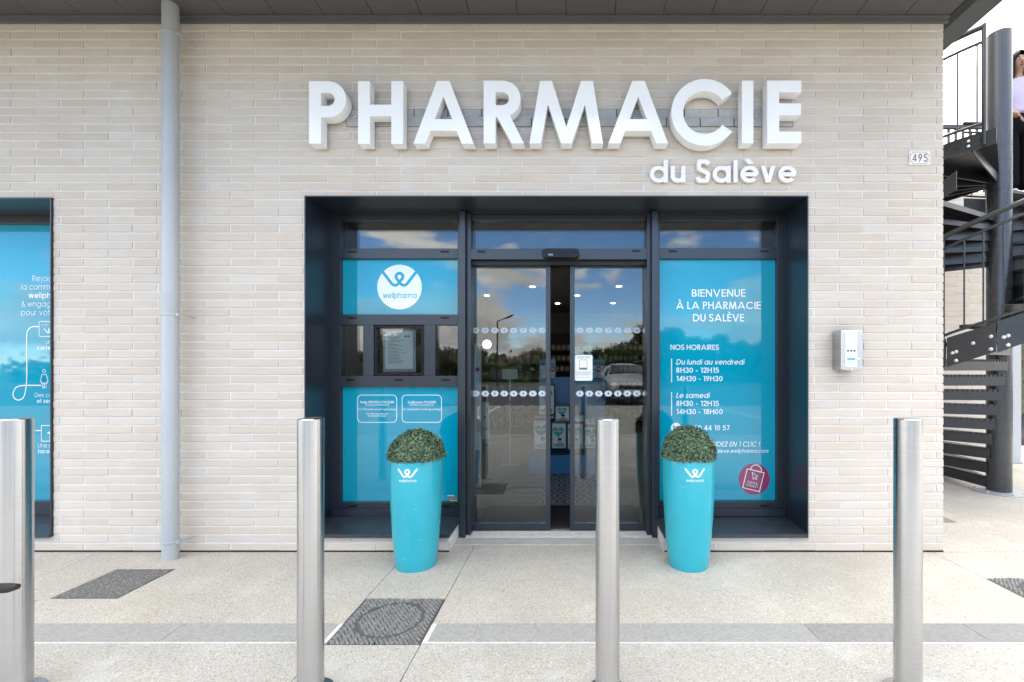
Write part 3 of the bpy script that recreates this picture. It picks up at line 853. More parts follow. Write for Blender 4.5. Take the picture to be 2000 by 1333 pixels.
# plinth joint, reveals below the sills, building mass
MB().box(X_L, -.846, -.0022, .0035, -.01, .0105).box(.651, X_R-.002, -.0022, .0035, -.01, .0105).build('plinth_gap', MAT['rubber'], bld)
MB().box(-.848, -.8455, .004, .30, 0, .113).build('wall_return', MAT['render_white'], bld)
MB().box(.6505, .653, .004, .30, 0, .113).build('wall_return', MAT['render_white'], bld)
MB().box(-1.85, -.848, .20, .42, -.05, .112).build('wall_core', MAT['mortar'], bld)
MB().box(.653, 1.65, .20, .42, -.05, .112).build('wall_core', MAT['mortar'], bld)
core = MB()
core.box(X_R-.25, X_R-.004, .2, 8.2, -.05, 3.9)          # right flank
core.box(X_L-3, X_R-.25, 7.9, 8.2, -.05, 3.9)            # back
core.box(X_L-3, X_L, .02, 8.2, -.05, 3.9)                # left end
core.box(X_L, X_R-.25, .2, 7.9, 2.75, 3.9)               # ceiling slab
core.build('core_wall', MAT['render_white'], bld)
MB().box(X_L-3, X_R-.2, 1.2, 8.2, 3.9, 6.8).build('unseen_upper_block', MAT['render_white'], bld)  # unseen block above the shop, its height set to keep sun off the forecourt

# soffit: panels with shadow joints, wall trim, end trim and edge plate
SZ = 3.712
sof = MB().box(X_L-3, 2.63, -1.40, -.002, SZ+.02, SZ+.035).build('soffit', MAT['frame_dark'], bld)
pw = .3325
k = 0
x = PX(79.5, 0) - .003
xs = []
while x > X_L: x -= pw
while x < 2.60:
    x1 = min(x + pw, 2.628)
    MB().box(x+.0022, x1-.0022, -1.40, -.022, SZ, SZ+.02).build('soffit_panel', MAT['soffit'], sof)
    x += pw
MB().box(X_L, 2.612, -.020, -.0035, Z_TOP-.002, SZ+.015).box(X_L, 2.612, -.034, -.020, SZ-.012, SZ-.003).build('wall_trim', MAT['soffit_trim'], bld)
for px in (20, 236, 482, 700, 950, 1190, 1430, 1678):
    MB().lathe([(.0045, 0), (.004, .003), (.001, .004)], n=12).build('trim_screw', MAT['soffit_trim'], bld).matrix_basis = Matrix.Translation((PX(px, 0), -.020, SZ-.025)) @ Matrix.Rotation(R(90), 4, 'X')
MB().box(2.612, 2.68, -1.40, 1.2, SZ-.006, SZ+.03).build('end_trim', MAT['steel_dark'], bld)
MB().box(2.683, 2.862, -1.40, 4.6, SZ+.002, SZ+.32).build('roof_edge', MAT['soffit'], bld)
MB().box(X_L-3, 2.68, -1.45, -1.402, SZ-.01, SZ+.32).build('fascia', MAT['soffit'], bld)
MB().box(X_L-3, 2.683, -1.402, 8.2, 4.05, 4.10).build('roof', MAT['soffit'], bld)

# ------------------------------------------------------------------ shopfront
FR = MAT['frame']
lining = MB()
lining.box(-1.8458, -1.8385, -.013, .335, .112, 2.4735)
lining.box(1.6385, 1.6458, -.013, .335, .112, 2.4735)
lining.box(-1.8385, 1.6385, -.013, .335, 2.466, 2.4735)
# inner stop that catches a line of light
lining.box(-1.8385, -1.832, .318, .336, .15, 2.466).box(1.632, 1.6385, .318, .336, .15, 2.466).box(-1.832, 1.632, .318, .336, 2.4595, 2.466)
lining = lining.build('reveal_lining', FR, bld)
for x0, x1 in ((-1.8383, -.838), (.643, 1.6383)):
    s = MB()
    s.add([(x0,-.028,.133),(x1,-.028,.133),(x1,.335,.149),(x0,.335,.149),(x0,-.028,.108),(x1,-.028,.108),(x1,-.02,.108),(x0,-.02,.108),(x0,.335,.118),(x1,.335,.118)],
          [(0,1,2,3),(0,4,5,1),(4,7,6,5),(7,8,9,6),(0,3,8,7,4),(1,5,6,9,2),(3,2,9,8)])
    s.build('window_sill', MAT['sill'], bld)

YF, YB, YG = .335, .41, .37
def caps(parent, lst, y=YF):
    for px, py in lst:
        MB().bar(px-8, px+8, py-1.7, py+1.9, y-.004, y-.0003).build('drain_cap', MAT['black'], parent, bevel=.0015)
def pane(parent, px0, px1, py0, py1, y=YG, name='pane', mat='glass'):
    return MB().bar(px0-3, px1+3, py0-3, py1+3, y, y+.024).build(name, MAT[mat], parent)

# left window
f = MB()
f.bar(644.6, 665.2, 413, 1012, YF, YB).bar(893.8, 905, 413, 1012, YF, YB)
for a, b in ((413.5, 431.5), (485.8, 505.3), (614.7, 635), (735, 756.3), (982, 996)):
    f.bar(665.3, 893.7, a, b, YF, YB)
f.bar(709, 729.8, 635.1, 734.9, YF, YB).bar(828.3, 850, 635.1, 734.9, YF, YB)
f.bar(648, 905, 996.2, 1010, .30, YB)
win_l = f.build('shop_window', FR, bld, bevel=.0015)
caps(win_l, [(688, 492), (868, 491.5), (688, 621.5), (868, 621), (684, 742.5), (778, 742.5), (870, 742.5), (688, 989), (871, 989)])
pane(win_l, 665, 894, 431, 486)
def film(parent, px0, px1, py0, py1):
    return MB().bar(px0-1.5, px1+1.5, py0-1.5, py1+1.5, YG, YG+.02).build('blue_film', MAT['film'], parent)
film(win_l, 665, 894, 505, 615); film(win_l, 665, 894, 756, 983)
pane(win_l, 665, 709, 635, 735); pane(win_l, 850, 894, 635, 735)
# serving hatch: a small black casement with a notice behind its pane
hat = MB()
for a in ((730.0, 735.5, 636, 734.3), (822.5, 828.1, 636, 734.3), (735.6, 822.4, 636, 640.5), (735.6, 822.4, 729.5, 734.3)): hat.bar(*a, YF+.012, YB)
hat.build('hatch_frame', MAT['black'], win_l, bevel=.002)
pane(win_l, 735, 823, 640, 730, .385)
YN = .415
MB().bar(748, 812, 644, 727, YN+.002, YN+.004).build('notice_sleeve', MAT['grey_rail'], win_l)
MB().bar(752.3, 806.2, 647.5, 721, YN, YN+.0018).build('notice', MAT['paper'], win_l)
rng = random.Random(3)
lines_ = []
yy = 656.5
for i in range(20):
    L = rng.uniform(10, 34) if i % 3 else rng.uniform(22, 40)
    lines_.append([(757, yy), (757+L, yy), (757+L, yy+.75), (757, yy+.75)]); yy += 2.75
lines_ += [[(790, 656), (795, 656), (795, 659), (790, 659)], [(796, 656), (800, 656), (800, 659), (796, 659)]]
print_shape(lines_, YN-.0008, win_l, MAT['ink'], 'notice_print')
# round emblem
YP, YP2 = YG-.0012, YG-.0024
print_shape([disc2(780.3, 561.2, 43.6, 56)], YP, win_l, MAT['film_white'], 'round_emblem')
V, T = union([[(780.3 + a*63, -(549 - b*63)) for a, b in q] for q in emblem(.088)], 1e-3)
extrude2d(V, T, YP2, None, lambda u, v, yy: (PX(u, YG), yy, PZ(-v, YG)), 'looped_emblem', MAT['film'], win_l)
lettering('wellpharma', 748, 583, 11.5, YP2, win_l, MAT['film'], w=.125, px1=813.5)
# two name frames
for x0, x1, txt in ((698.3, 774.8, [('Nelly KROPKA-PAQUIN', 788.5, 5.0, .15), ('Docteur en Pharmacie', 793.0, 3.5, .13), ('D.U. Orthopédie et petit appareillage', 801.6, 3.4, .14), ('D.U. Micronutrition en', 810.2, 3.4, .14), ('physiopathologie', 814.4, 3.4, .14)]),
                    (785.4, 862.3, [('Guillaume PAQUIN', 788.5, 5.0, .15), ('Docteur en Pharmacie', 793.0, 3.5, .13), ('D.U. Orthopédie et petit appareillage', 801.6, 3.4, .14)])):
    print_shape(outline(rrect(x0, 772.2, x1, 825.5, 8), 1.3), YP, win_l, MAT['film_white'], 'name_frame')
    for s_, by, ch_, w_ in txt:
        lettering(s_, (x0+x1)/2, by, ch_, YP, win_l, MAT['film_white'], w=w_, align='c', gap=.10)
print_shape([[(873, 969.5), (892.5, 970.5), (892.5, 976.4), (873, 975.8)]], YP, win_l, MAT['ink'], 'installer_sticker')
print_shape([[(879, 977), (892.5, 977.4), (892.5, 979), (879, 978.8)]], YP, win_l, MAT['pack_yellow'], 'sticker_stripe')
print_shape([[(874, 968), (887, 968), (887, 969.6), (874, 969.4)]], YP2, win_l, MAT['film_white'], 'sticker_stripe')

# right window
f = MB()
f.bar(1517.8, 1536.2, 413, 1012, YF, YB).bar(1279, 1288.6, 413, 1012, YF, YB)
for a, b in ((413.5, 431), (485, 505.5), (980, 995.5)):
    f.bar(1288.7, 1517.7, a, b, YF, YB)
f.bar(1283, 1534, 995.7, 1009, .30, YB)
win_r = f.build('shop_window', FR, bld, bevel=.0015)
caps(win_r, [(1314, 491), (1494, 491), (1494, 988.5), (1312, 988.5)])
pane(win_r, 1288, 1518, 431, 485)
film(win_r, 1288.6, 1517.8, 505.3, 980.5)
W_ = MAT['film_white']
lettering('BIENVENUE', 1351.2, 580, 14.5, YP, win_r, W_, w=.145, px1=1456)
lettering('À LA PHARMACIE', 1320.7, 604.2, 14.5, YP, win_r, W_, w=.145, px1=1485.6)
lettering('DU SALÈVE', 1353.6, 628.3, 14.5, YP, win_r, W_, w=.145, px1=1453.4)
lettering('NOS HORAIRES', 1309.6, 683.8, 10, YP, win_r, W_, w=.14, px1=1403.8)
lettering('Du lundi au vendredi', 1320.5, 712.6, 10.2, YP, win_r, W_, w=.135, px1=1453, italic=True)
lettering('8H30 - 12H15', 1320.7, 728.6, 10, YP, win_r, W_, w=.145, px1=1404)
lettering('14H30 - 19H30', 1321, 745, 10, YP, win_r, W_, w=.145, px1=1411.4)
lettering('Le samedi', 1320.5, 777.8, 10.2, YP, win_r, W_, w=.135, px1=1385, italic=True)
lettering('8H30 - 12H15', 1320.7, 793.4, 10, YP, win_r, W_, w=.145, px1=1404)
lettering('14H30 - 18H00', 1321, 809.5, 10, YP, win_r, W_, w=.145, px1=1411.6)
print_shape([[(1311, 701), (1312.6, 701), (1312.6, 747.5), (1311, 747.5)], [(1311, 766.6), (1312.6, 766.6), (1312.6, 812.5), (1311, 812.5)]], YP, win_r, W_, 'margin_rule')
print_shape([disc2(1320.2, 835.8, 9.6, 36)], YP, win_r, W_, 'telephone_disc')
print_shape(q_path([(1315.5, 831.5), (1317, 837), (1320, 840.5), (1325, 841)], 2.4), YP2, win_r, MAT['film'], 'telephone_mark')
lettering('04 50 44 10 57', 1336.5, 841, 9.8, YP, win_r, W_, w=.145, px1=1425)
lettering('COMMANDEZ EN 1 CLIC !', 1483, 872.8, 9.6, YP, win_r, W_, w=.13, align='r', italic=True)
lettering('pharmaciedusaleve.wellpharma.com', 1500, 884.8, 7.4, YP, win_r, W_, w=.13, align='r', italic=True, gap=.115)
print_shape([disc2(1473.2, 936.2, 30.4, 60)], YP, win_r, MAT['film_purple'], 'plum_disc')
Bz = lambda x, y: (1420 + x/13.333, 890 + y/13.333)
bag = [Bz(*q) for q in ((525, 350), (965, 455), (843, 945), (410, 838))]
print_shape(outline(bag, 1.7) + q_path([Bz(*q) for q in ((610, 370), (655, 285), (755, 245), (860, 300), (900, 390), (893, 435))], 1.6), YP2, win_r, W_, 'shopping_bag')
print_shape(outline([Bz(*q) for q in ((655, 440), (800, 548), (745, 560), (775, 620), (755, 635), (720, 580), (682, 622))], 1.1), YP2, win_r, W_, 'cursor_arrow')
lettering('CLICK &', Bz(525, 710)[0], Bz(525, 710)[1], 4.4, YP2, win_r, W_, w=.13, rot=-13, gap=.1)
lettering('COLLECT', Bz(492, 788)[0], Bz(492, 788)[1], 4.4, YP2, win_r, W_, w=.13, rot=-13, gap=.1)

# far-left window with its own lining, sill and film
f = MB()
f.box(-3.6078, -3.6002, -.013, .335, .113, 2.4615).box(X_L, -3.6078, -.013, .335, 2.454, 2.4615)
f.build('reveal_lining', FR, bld)
s = MB(); x0, x1 = X_L, -3.6005
s.add([(x0,-.028,.134),(x1,-.028,.134),(x1,.335,.149),(x0,.335,.149),(x0,-.028,.108),(x1,-.028,.108),(x1,.335,.118),(x0,.335,.118)],
      [(0,1,2,3),(0,4,5,1),(4,7,6,5),(1,5,6,2)])
s.build('window_sill', MAT['sill'], bld)
f = MB()
f.box(X_L, -3.6078, YF, YB, PZ(437.5, YF), 2.454).box(X_L, -3.6078, YF, YB, .15, PZ(980, YF)).box(-3.67, -3.6078, YF, YB, PZ(980, YF), PZ(437.5, YF))
win_f = f.build('shop_window', FR, bld, bevel=.0015)
MB().box(X_L, -3.66, YG, YG+.02, PZ(984, YG), PZ(434, YG)).build('blue_film', MAT['film'], win_f)
lt = lambda s_, px, py, cap, w=.09: lettering(s_, px, py, cap, YP, win_f, W_, w=w, gap=.12)
lt('Rejoignez', 63, 549.7, 11); lt('la communauté', 41.7, 566, 11); lt('wellpharma', 55.8, 582.8, 11, .16); lt('& engagez', 41.7, 599.6, 11); lt('pour votre', 41, 616.3, 11)
lt('Une', 89, 672.5, 8); lt('carte', 72.5, 683.5, 8, .16); lt('Des conseils', 67.9, 776, 8); lt('et services', 71.8, 787.5, 8, .13); lt('Une page', 74, 874.5, 8); lt('facebook', 74, 885.8, 8, .16)
print_shape(outline(rrect(76.3, 628.6, 128, 657.6, 2.5), 1.3), YP, win_f, W_, 'card_outline')
V, T = union([[(97 + a*20, -(648 - b*20)) for a, b in q] for q in emblem(.09)], 1e-3)
extrude2d(V, T, YP, None, lambda u, v, yy: (PX(u, YG), yy, PZ(-v, YG)), 'looped_emblem', W_, win_f)
lt('LE CLUB', 81, 636.4, 2.6, .13)
z7 = lambda x, y: (x/2.564, 380 + y/2.564)
print_shape(q_path([z7(*q) for q in ((195, 663), (165, 663), (143, 676), (134, 705), (134, 800), (134, 900), (131, 960), (120, 1012), (96, 1030), (72, 1022), (65, 998), (78, 970), (105, 959), (150, 957), (205, 957))], 2.0), YP, win_f, W_, 'guide_line')
wm = disc2(*z7(221, 885), 3, 18)
print_shape(outline(wm, 1.0) + outline([z7(*q) for q in ((211, 902), (231, 902), (241, 936), (234, 938), (236, 946), (207, 946), (208, 938), (201, 936))], 1.1) + outline([z7(*q) for q in ((212, 946), (219, 946), (219, 970), (212, 970))], .9) + outline([z7(*q) for q in ((223, 946), (230, 946), (230, 970), (223, 970))], .9), YP, win_f, W_, 'figure_symbol')
print_shape(outline(rrect(*z7(207, 1158), 120, z7(0, 1237)[1], 1.5), 1.4) + [[z7(*q) for q in ((177, 1181), (207, 1181), (207, 1186), (177, 1186))]], YP, win_f, W_, 'square_outline')
print_shape(q_path([z7(*q) for q in ((272, 1172), (258, 1174), (252, 1186), (252, 1204), (252, 1236))], 3.2) + [[z7(*q) for q in ((238, 1190), (268, 1190), (268, 1200), (238, 1200))]], YP, win_f, W_, 'letter_mark')

# door bay: posts, header, transom light
def post(x0, x1, y0, y1): return MB().box(x0, x1, y0, y1, 0.002, 2.459)
post(-.8365, -.794, .25, .334).build('post', FR, bld, bevel=.002)
post(-.793, -.762, .296, .43).build('post', FR, bld, bevel=.002)
post(.609, .6545, .25, .334).build('post', FR, bld, bevel=.002)
post(.579, .608, .296, .43).build('post', FR, bld, bevel=.002)
hd = MB()
hd.box(-.7618, .5788, .30, .46, PZ(507, .30), PZ(486, .30)).box(-.7618, .5788, .33, .41, PZ(431, .335), 2.4593)
hd = hd.build('door_header', FR, bld, bevel=.002)
caps(hd, [(940, 491.5), (1243, 490.5)], .30)
MB().box(-.76, .577, .37, .394, PZ(487, .37), PZ(429, .37)).build('transom_pane', MAT['glass'], bld)
MB().box(-.7615, .5785, .345, .46, PZ(517.5, .345), PZ(507, .30)-.0005).build('door_track', MAT['frame_dark'], bld)
# rounded motion sensor on the header
sen = MB()
prof = rrect(PX(1058.5, .25), -PZ(486.5, .25), PX(1131.5, .25), -PZ(504, .25), .034, 8)
sen.prism([(a, -b) for a, b in prof], .235, .2995)
sen = sen.build('motion_sensor', MAT['black'], bld, bevel=.012, seg=4)
lettering('record', 1071, 499.3, 4, .2335, sen, MAT['film_white'], w=.14, px1=1079)

# sliding leaves
YD = .39
def leaf(x0, x1, stile_left):
    z0, z1 = .012, PZ(516, YD)
    f = MB(); sw = .036
    xs0, xs1 = (x0, x0+sw) if stile_left else (x1-sw, x1)
    f.box(xs0, xs1, YD, YD+.045, z0, z1)
    a, b = (xs1, x1) if stile_left else (x0, xs0)
    f.box(a, b, YD+.001, YD+.044, z0, z0+.052).box(a, b, YD+.001, YD+.044, z1-.02, z1)
    o = f.build('sliding_door', FR, bld, bevel=.0015)
    MB().box(a+.0005, b-.0005, YD+.014, YD+.026, z0+.0525, z1-.0205).build('pane', MAT['glass'], o)
    return o
dl = leaf(-.86, PX(1075, YD), False)
dr = leaf(PX(1113.3, YD), .66, True)
def hexes(parent, px0, py, mat):
    ys = YD + .0128
    for i in range(8):
        cx = px0 + i*18.55
        w2, h2 = 8.1, 5.4
        h = [(cx-w2, py), (cx-w2+4, py-h2), (cx+w2-4, py-h2), (cx+w2, py), (cx+w2-4, py+h2), (cx-w2+4, py+h2)]
        d = [(cx, py-2.8), (cx+1.8, py), (cx, py+2.8), (cx-1.8, py)]
        left = [h[0], h[1], (cx, py-h2), d[0], d[3], d[2], (cx, py+h2), h[5]]
        right = [(cx, py-h2), h[2], h[3], h[4], (cx, py+h2), d[2], d[1], d[0]]
        print_shape([left, right], ys, parent, MAT[mat], 'hexagon_sticker')
m, nt, ns, ls, p = newmat('translucent_sticker')
p.inputs['Base Color'].default_value = (.62, .74, .84, 1); p.inputs['Roughness'].default_value = .3; p.inputs['Alpha'].default_value = .55
MAT['sticker_thin'] = m
m, nt, ns, ls, p = newmat('white_sticker')
p.inputs['Base Color'].default_value = (.66, .74, .80, 1); p.inputs['Roughness'].default_value = .3; p.inputs['Alpha'].default_value = .78
MAT['sticker'] = m
for par, p0 in ((dl, 929.3), (dr, 1132.5)):
    hexes(par, p0, 646, 'sticker_thin'); hexes(par, p0, 769.3, 'sticker')
yn = YD + .0125
print_shape([rrect(1121.5, 693, 1158, 745, 3.5)], yn, dr, MAT['film'], 'notice_border')
print_shape([rrect(1122.6, 694.1, 1156.9, 743.9, 3)], yn-.0006, dr, MAT['paper'], 'notice')
lettering('record', 1135, 700.6, 5.2, yn-.0012, dr, MAT['ink'], w=.13, px1=1152)
print_shape(q_arc(1130.2, 698.6, 2.3, 2.3, 0, 360, .5) + q_arc(1132.2, 698.6, 2.3, 2.3, 0, 360, .5), yn-.0012, dr, MAT['ink'], 'ring_mark')
print_shape(outline([(1131.5, 703.5), (1146.5, 703.5), (1146.5, 719), (1131.5, 719)], 1.0) + [[(1131.2, 719.2), (1146.8, 719.2), (1146.8, 722.8), (1131.2, 722.8)]], yn-.0012, dr, MAT['ink'], 'notice_frame')
print_shape([[(1124 + rng.uniform(0, 2), y_), (1155 - rng.uniform(0, 4), y_), (1155, y_+.7), (1124, y_+.7)] for y_ in (726.5, 728.6, 730.6, 732.7, 737)], yn-.0012, dr, MAT['ink'], 'notice_print')
# ------------------------------------------------------------------ shop sign
YS0, YS1 = -.100, -.020
sign = empty('shop_sign', (0, -.02, PZ(290, 0)), 'large raised white capital letters on the brick above the door', 'sign')
def P2(x, y): return (580 + x/3.846, 120 + y/3.846)
def P3(x, y): return (1080 + x/3.846, 120 + y/3.846)
T_, B_ = 158.0, 280.5
def box2(x0, x1, y0, y1): return [[(x0, y0), (x1, y0), (x1, y1), (x0, y1)]]
def half_bowl(x0, xr, y0, y1, w):       # stroke bowl in pixel space
    h = w/2; ry = (y1-y0)/2-h; rx = ry*1.02; xc = xr-h-rx
    return box2(x0, xc+.2, y0, y0+w) + box2(x0, xc+.2, y1-w, y1) + q_arc(xc, (y0+y1)/2, rx, ry, -90, 90, w, 20)
def para(x0a, x0b, y0, x1a, x1b, y1): return [[(x0a, y0), (x0b, y0), (x1b, y1), (x1a, y1)]]
SW = 23.2
letters = []
letters.append(box2(603.4, 626.6, 159, 281) + half_bowl(620, 676, 159, 229.7, 22.6))
letters.append(box2(698.8, 722.2, 158.5, 281.3) + box2(763.8, 787.2, 158.5, 281.3) + box2(720, 766, 204.5, 227))
def A_(xl, xr, al, ar, y0, y1):
    return para(al, (al+ar)/2+11.5, y0, xl, xl+24, y1) + para((al+ar)/2-11.5, ar, y0, xr-24, xr, y1) + box2(xl+22, xr-22, 232.6, 255.8)
letters.append(A_(806.7, 925.3, 853.0, 877.7, T_, 281))
letters.append(box2(944.5, 967.8, T_, 280.5) + half_bowl(960, 1016.8, T_, 228.5, 22.6) + para(969, 996, 226, 999.2, 1023.3, 280.5))
letters.append(para(1054.6, 1078, T_, 1033.7, 1056.6, 280.5) + para(1134.6, 1158, T_, 1155.4, 1178.3, 280.5)
               + para(1054.6, 1078, T_, 1095.8, 1116.6, 280.5) + para(1134.6, 1158, T_, 1095.8, 1116.6, 280.5))
letters.append(A_(1187.9, 1305.2, 1234.7, 1259.4, T_, 280.5))
letters.append(q_arc(1376.4, 219.6, 65.2-11.7, 65.4-11.7, 35, 325, 23.4, 44))
letters.append(box2(1449.2, 1471.8, 157.5, 280.2))
letters.append(box2(1498.6, 1522.2, 157.3, 280.2) + box2(1520, 1565.4, 157.3, 180.5) + box2(1520, 1565.0, 202, 225) + box2(1520, 1565.4, 257, 280.2))
fm = lambda u, v, yy: (PX(u, YS0), yy, PZ(-v, YS0))
for polys in letters:
    V, T = union([[(a, -b) for a, b in p] for p in polys], 1e-3)
    extrude2d(V, T, YS0, YS1, fm, 'letter', MAT['letter'], sign, bevel=.0025)
# mounting rail behind the letters: two grey rows with pale joints and screws
rail = MB().bar(676, 1549, 213.6, 247.4, -.0065, -.0018).build('mounting_rail', MAT['joint'], sign)
rr_ = random.Random(5)
for y0, y1, off in ((214, 228.6, 0), (230.8, 247, 31)):
    x = 677 + off - 66
    while x < 1548:
        a, b = max(x+.9, 677), min(x + 64.5, 1548)
        if b > a + 4: MB().bar(a, b, y0, y1, -.0105, -.0066).build('rail_block', MAT['grey_rail'], rail)
        x += 66
MB().bar(680, 1546, 228.9, 230.5, -.0145, -.0066).build('cable', MAT['galv'], rail)
for px in (695.5, 931, 1188, 1475.5):
    o = MB().lathe([(.009, 0), (.009, .006), (.006, .008)], n=16).build('screw', MAT['galv'], rail)
    o.matrix_basis = Matrix.Translation((PX(px, -.015), -.0148, PZ(228.5, -.015))) @ Matrix.Rotation(R(90), 4, 'X')

sub = empty('name_sign', (PX(1412, 0), -.02, PZ(357, 0)), 'small white lowercase lettering on brick under the large capitals', 'sign')
YL = -.026
x = 1269.2
s_ = 'du Salève'; wS = .172
V, T, wid = text2d(s_, wS, .115)
kx = (1555.2 - 1269.2)/wid; ky = 44.5
u0 = 0.0
for ch in s_:
    if ch == ' ': u0 += .34; continue
    v, t, W = glyph_mesh(ch, wS)
    extrude2d([(1269.2 + (u0+a)*kx, -(356.8 - b*ky)) for a, b in v], t, YL, -.006, lambda u, v2, yy: (PX(u, YL), yy, PZ(-v2, YL)), 'letter', MAT['letter_matt'], sub, bevel=.004)
    u0 += W + .115

# ------------------------------------------------------------------ drainpipe
pc = (-2.683, -.115)
dp = empty('drainpipe', (*pc, 0), 'round grey drainpipe running up the brick wall', 'drainpipe')
MB().lathe([(.0465, .0), (.0465, 1.69)], (*pc, 0), 40).build('pipe', MAT['zinc'], dp, smooth=True)
MB().lathe([(.0465, 1.70), (.0465, 3.72)], (*pc, 0), 40).build('pipe', MAT['zinc'], dp, smooth=True)
MB().lathe([(.0472, 1.655), (.0492, 1.66), (.0492, 1.775), (.0502, 1.78), (.0502, 1.786), (.047, 1.79)], (*pc, 0), 40).build('sleeve', MAT['zinc'], dp, smooth=True)
for z in (.118, 1.655-.02, 3.515):
    c = MB().lathe([(.0478, z-.008), (.0505, z-.006), (.0505, z+.006), (.0478, z+.008)], (*pc, 0), 40).build('pipe_clip', MAT['zinc'], dp, smooth=True)
    MB().box(pc[0]+.048, pc[0]+.064, pc[1]-.016, pc[1]+.012, z-.012, z+.012).build('clip_lug', MAT['zinc'], c, bevel=.002)
    MB().tube([(pc[0]+.056, pc[1]+.01, z), (pc[0]+.075, -.005, z-.006)], .0035, 8).build('wall_stud', MAT['galv'], c)

# ------------------------------------------------------------------ house number
pl = empty('house_number', (PX(1796.5, 0), -.004, PZ(308.5, 0)), 'small cream enamel house number plate reading 495', 'sign')
yp = -.0045
bp = MB().bar(1775.8, 1817, 295.2, 322.3, yp, -.0018).build('plate', MAT['enamel'], pl, bevel=.0015)
xa, xb, ya, yb, c_ = 1778.6, 1814.4, 297.8, 319.8, 4.2
def notch():
    pts = []
    for cx, cy, a0 in ((xb, ya, 180), (xb, yb, -90), (xa, yb, 0), (xa, ya, 90)):
        arc = [(cx + c_*math.cos(R(a0 - 90*i/5)), cy + c_*math.sin(R(a0 - 90*i/5))) for i in range(6)]
        pts += arc
    return pts
print_shape(outline(notch(), .8), yp-.0006, pl, MAT['ink_brown'], 'border_line')
lettering('4', 1782.0, 316.2, 15.4, yp-.0006, pl, MAT['ink_brown'], w=.15, px1=1790.6)
lettering('9', 1793.2, 316.2, 15.4, yp-.0006, pl, MAT['ink_brown'], w=.17, px1=1801.4)
lettering('5', 1804.0, 316.2, 15.4, yp-.0006, pl, MAT['ink_brown'], w=.16, px1=1811.6)
for px in (1778, 1815):
    print_shape([disc2(px, 308.8, 1.5, 14)], yp-.0006, pl, MAT['enamel'], 'rivet')

# ------------------------------------------------------------------ door intercom
yi = -.105
ic = empty('intercom', (PX(1660, 0), 0, PZ(724, 0)), 'brushed steel night-bell intercom box on the brick wall', 'intercom')
Iz = lambda x, y: (1600 + x/10.25, 620 + y/10.25)
x0, x1, z0, z1 = PX(1642.6, yi), PX(1684.2, yi), PZ(722.5, yi), PZ(645.2, yi)
poly = [(x0, z1), (x0, z0), ((x0*.75+x1*.25), z0-.006), ((x0+x1)/2, z0-.008), ((x0*.25+x1*.75), z0-.006), (x1, z0), (x1, z1)]
MB().prism(poly, yi, -.0018).build('housing', MAT['steel'], ic, bevel=.006, seg=3)
wp = [Iz(*q) for q in ((523, 268), (760, 268), (760, 975), (742, 995), (541, 995), (523, 975))]
print_shape([wp], yi-.0012, ic, MAT['pack_white'], 'white_panel')
print_shape([[Iz(*q) for q in ((590, 280), (690, 280), (690, 548), (590, 548))]], yi-.0022, ic, MAT['film_frost'], 'speaker_window')
for cx in (574, 640, 706):
    o = MB().lathe([(.0062, 0), (.0062, .0022), (.005, .003)], n=18).build('button', MAT['black'], ic)
    q = Iz(cx, 673); o.matrix_basis = Matrix.Translation((PX(q[0], yi), yi-.0012, PZ(q[1], yi))) @ Matrix.Rotation(R(90), 4, 'X')
print_shape([[Iz(*q) for q in ((560, 812), (720, 812), (720, 862), (560, 862))]], yi-.0022, ic, MAT['pack_band'], 'display')
o = MB().lathe([(.0078, 0), (.0078, .012), (.006, .015)], n=20).build('bell_push', MAT['film_white'], ic)
q = Iz(762, 838); o.matrix_basis = Matrix.Translation((PX(q[0], yi), yi-.0012, PZ(q[1], yi))) @ Matrix.Rotation(R(90), 4, 'X')
o = MB().lathe([(.0072, 0), (.0072, .004), (.005, .005)], n=20).build('lock', MAT['bolt'], ic)
q = Iz(640, 1052); o.matrix_basis = Matrix.Translation((PX(q[0], yi), yi-.0002, PZ(q[1], yi))) @ Matrix.Rotation(R(90), 4, 'X')
for q in ((459, 330), (818, 330), (459, 1003), (818, 1003), (459, 672), (818, 672)):
    o = MB().lathe([(.0032, 0), (.0028, .0014)], n=12).build('screw', MAT['bolt'], ic)
    q = Iz(*q); o.matrix_basis = Matrix.Translation((PX(q[0], yi), yi-.0002, PZ(q[1], yi))) @ Matrix.Rotation(R(90), 4, 'X')

# ------------------------------------------------------------------ planters and topiary
PROF = [(.124, .0), (.1265, .006), (.136, .08), (.1455, .18), (.1545, .30), (.1615, .43), (.165, .55), (.1635, .63), (.1615, .660), (.1595, .664), (.156, .660), (.155, .60)]
def prof_r(z):
    for (r0, a), (r1, b) in zip(PROF, PROF[1:]):
        if a <= z <= b and b > a: return r0 + (r1-r0)*(z-a)/(b-a)
    return .16
def planter(x, y, label, zs):
    e_ = empty('planter', (x, y, 0), label, 'planter', 'turquoise planters beside the door')
    pf = [(r, z*zs) for r, z in PROF]
    MB().lathe(pf, (x, y, 0), 72, cap1=False).build('pot', MAT['planter'], e_, smooth=True)
    MB().lathe([(.1549, .61*zs), (.1549, .612*zs)], (x, y, 0), 48).build('soil', MAT['rubber'], e_)
    def wrap(u, v, yy):
        r = prof_r(v/zs) + .0012; a = u/r
        return (x + r*math.sin(a), y - r*math.cos(a), v)
    zc = .625
    V, T = union([[(a*.115, b*.115 + zc) for a, b in q] for q in emblem(.10)], 1e-5)
    extrude2d(V, T, 0, None, wrap, 'looped_emblem', MAT['film_white'], e_)
    V, T, wid = text2d('wellpharma', .12)
    k = .108/wid
    extrude2d([(u*k - .054, v*k*1.15 + zc - .048) for u, v in V], T, 0, None, wrap, 'lettering', MAT['film_white'], e_)
planter(-1.005, -.205, 'turquoise pot left of the door, before the logo window', 1.055)
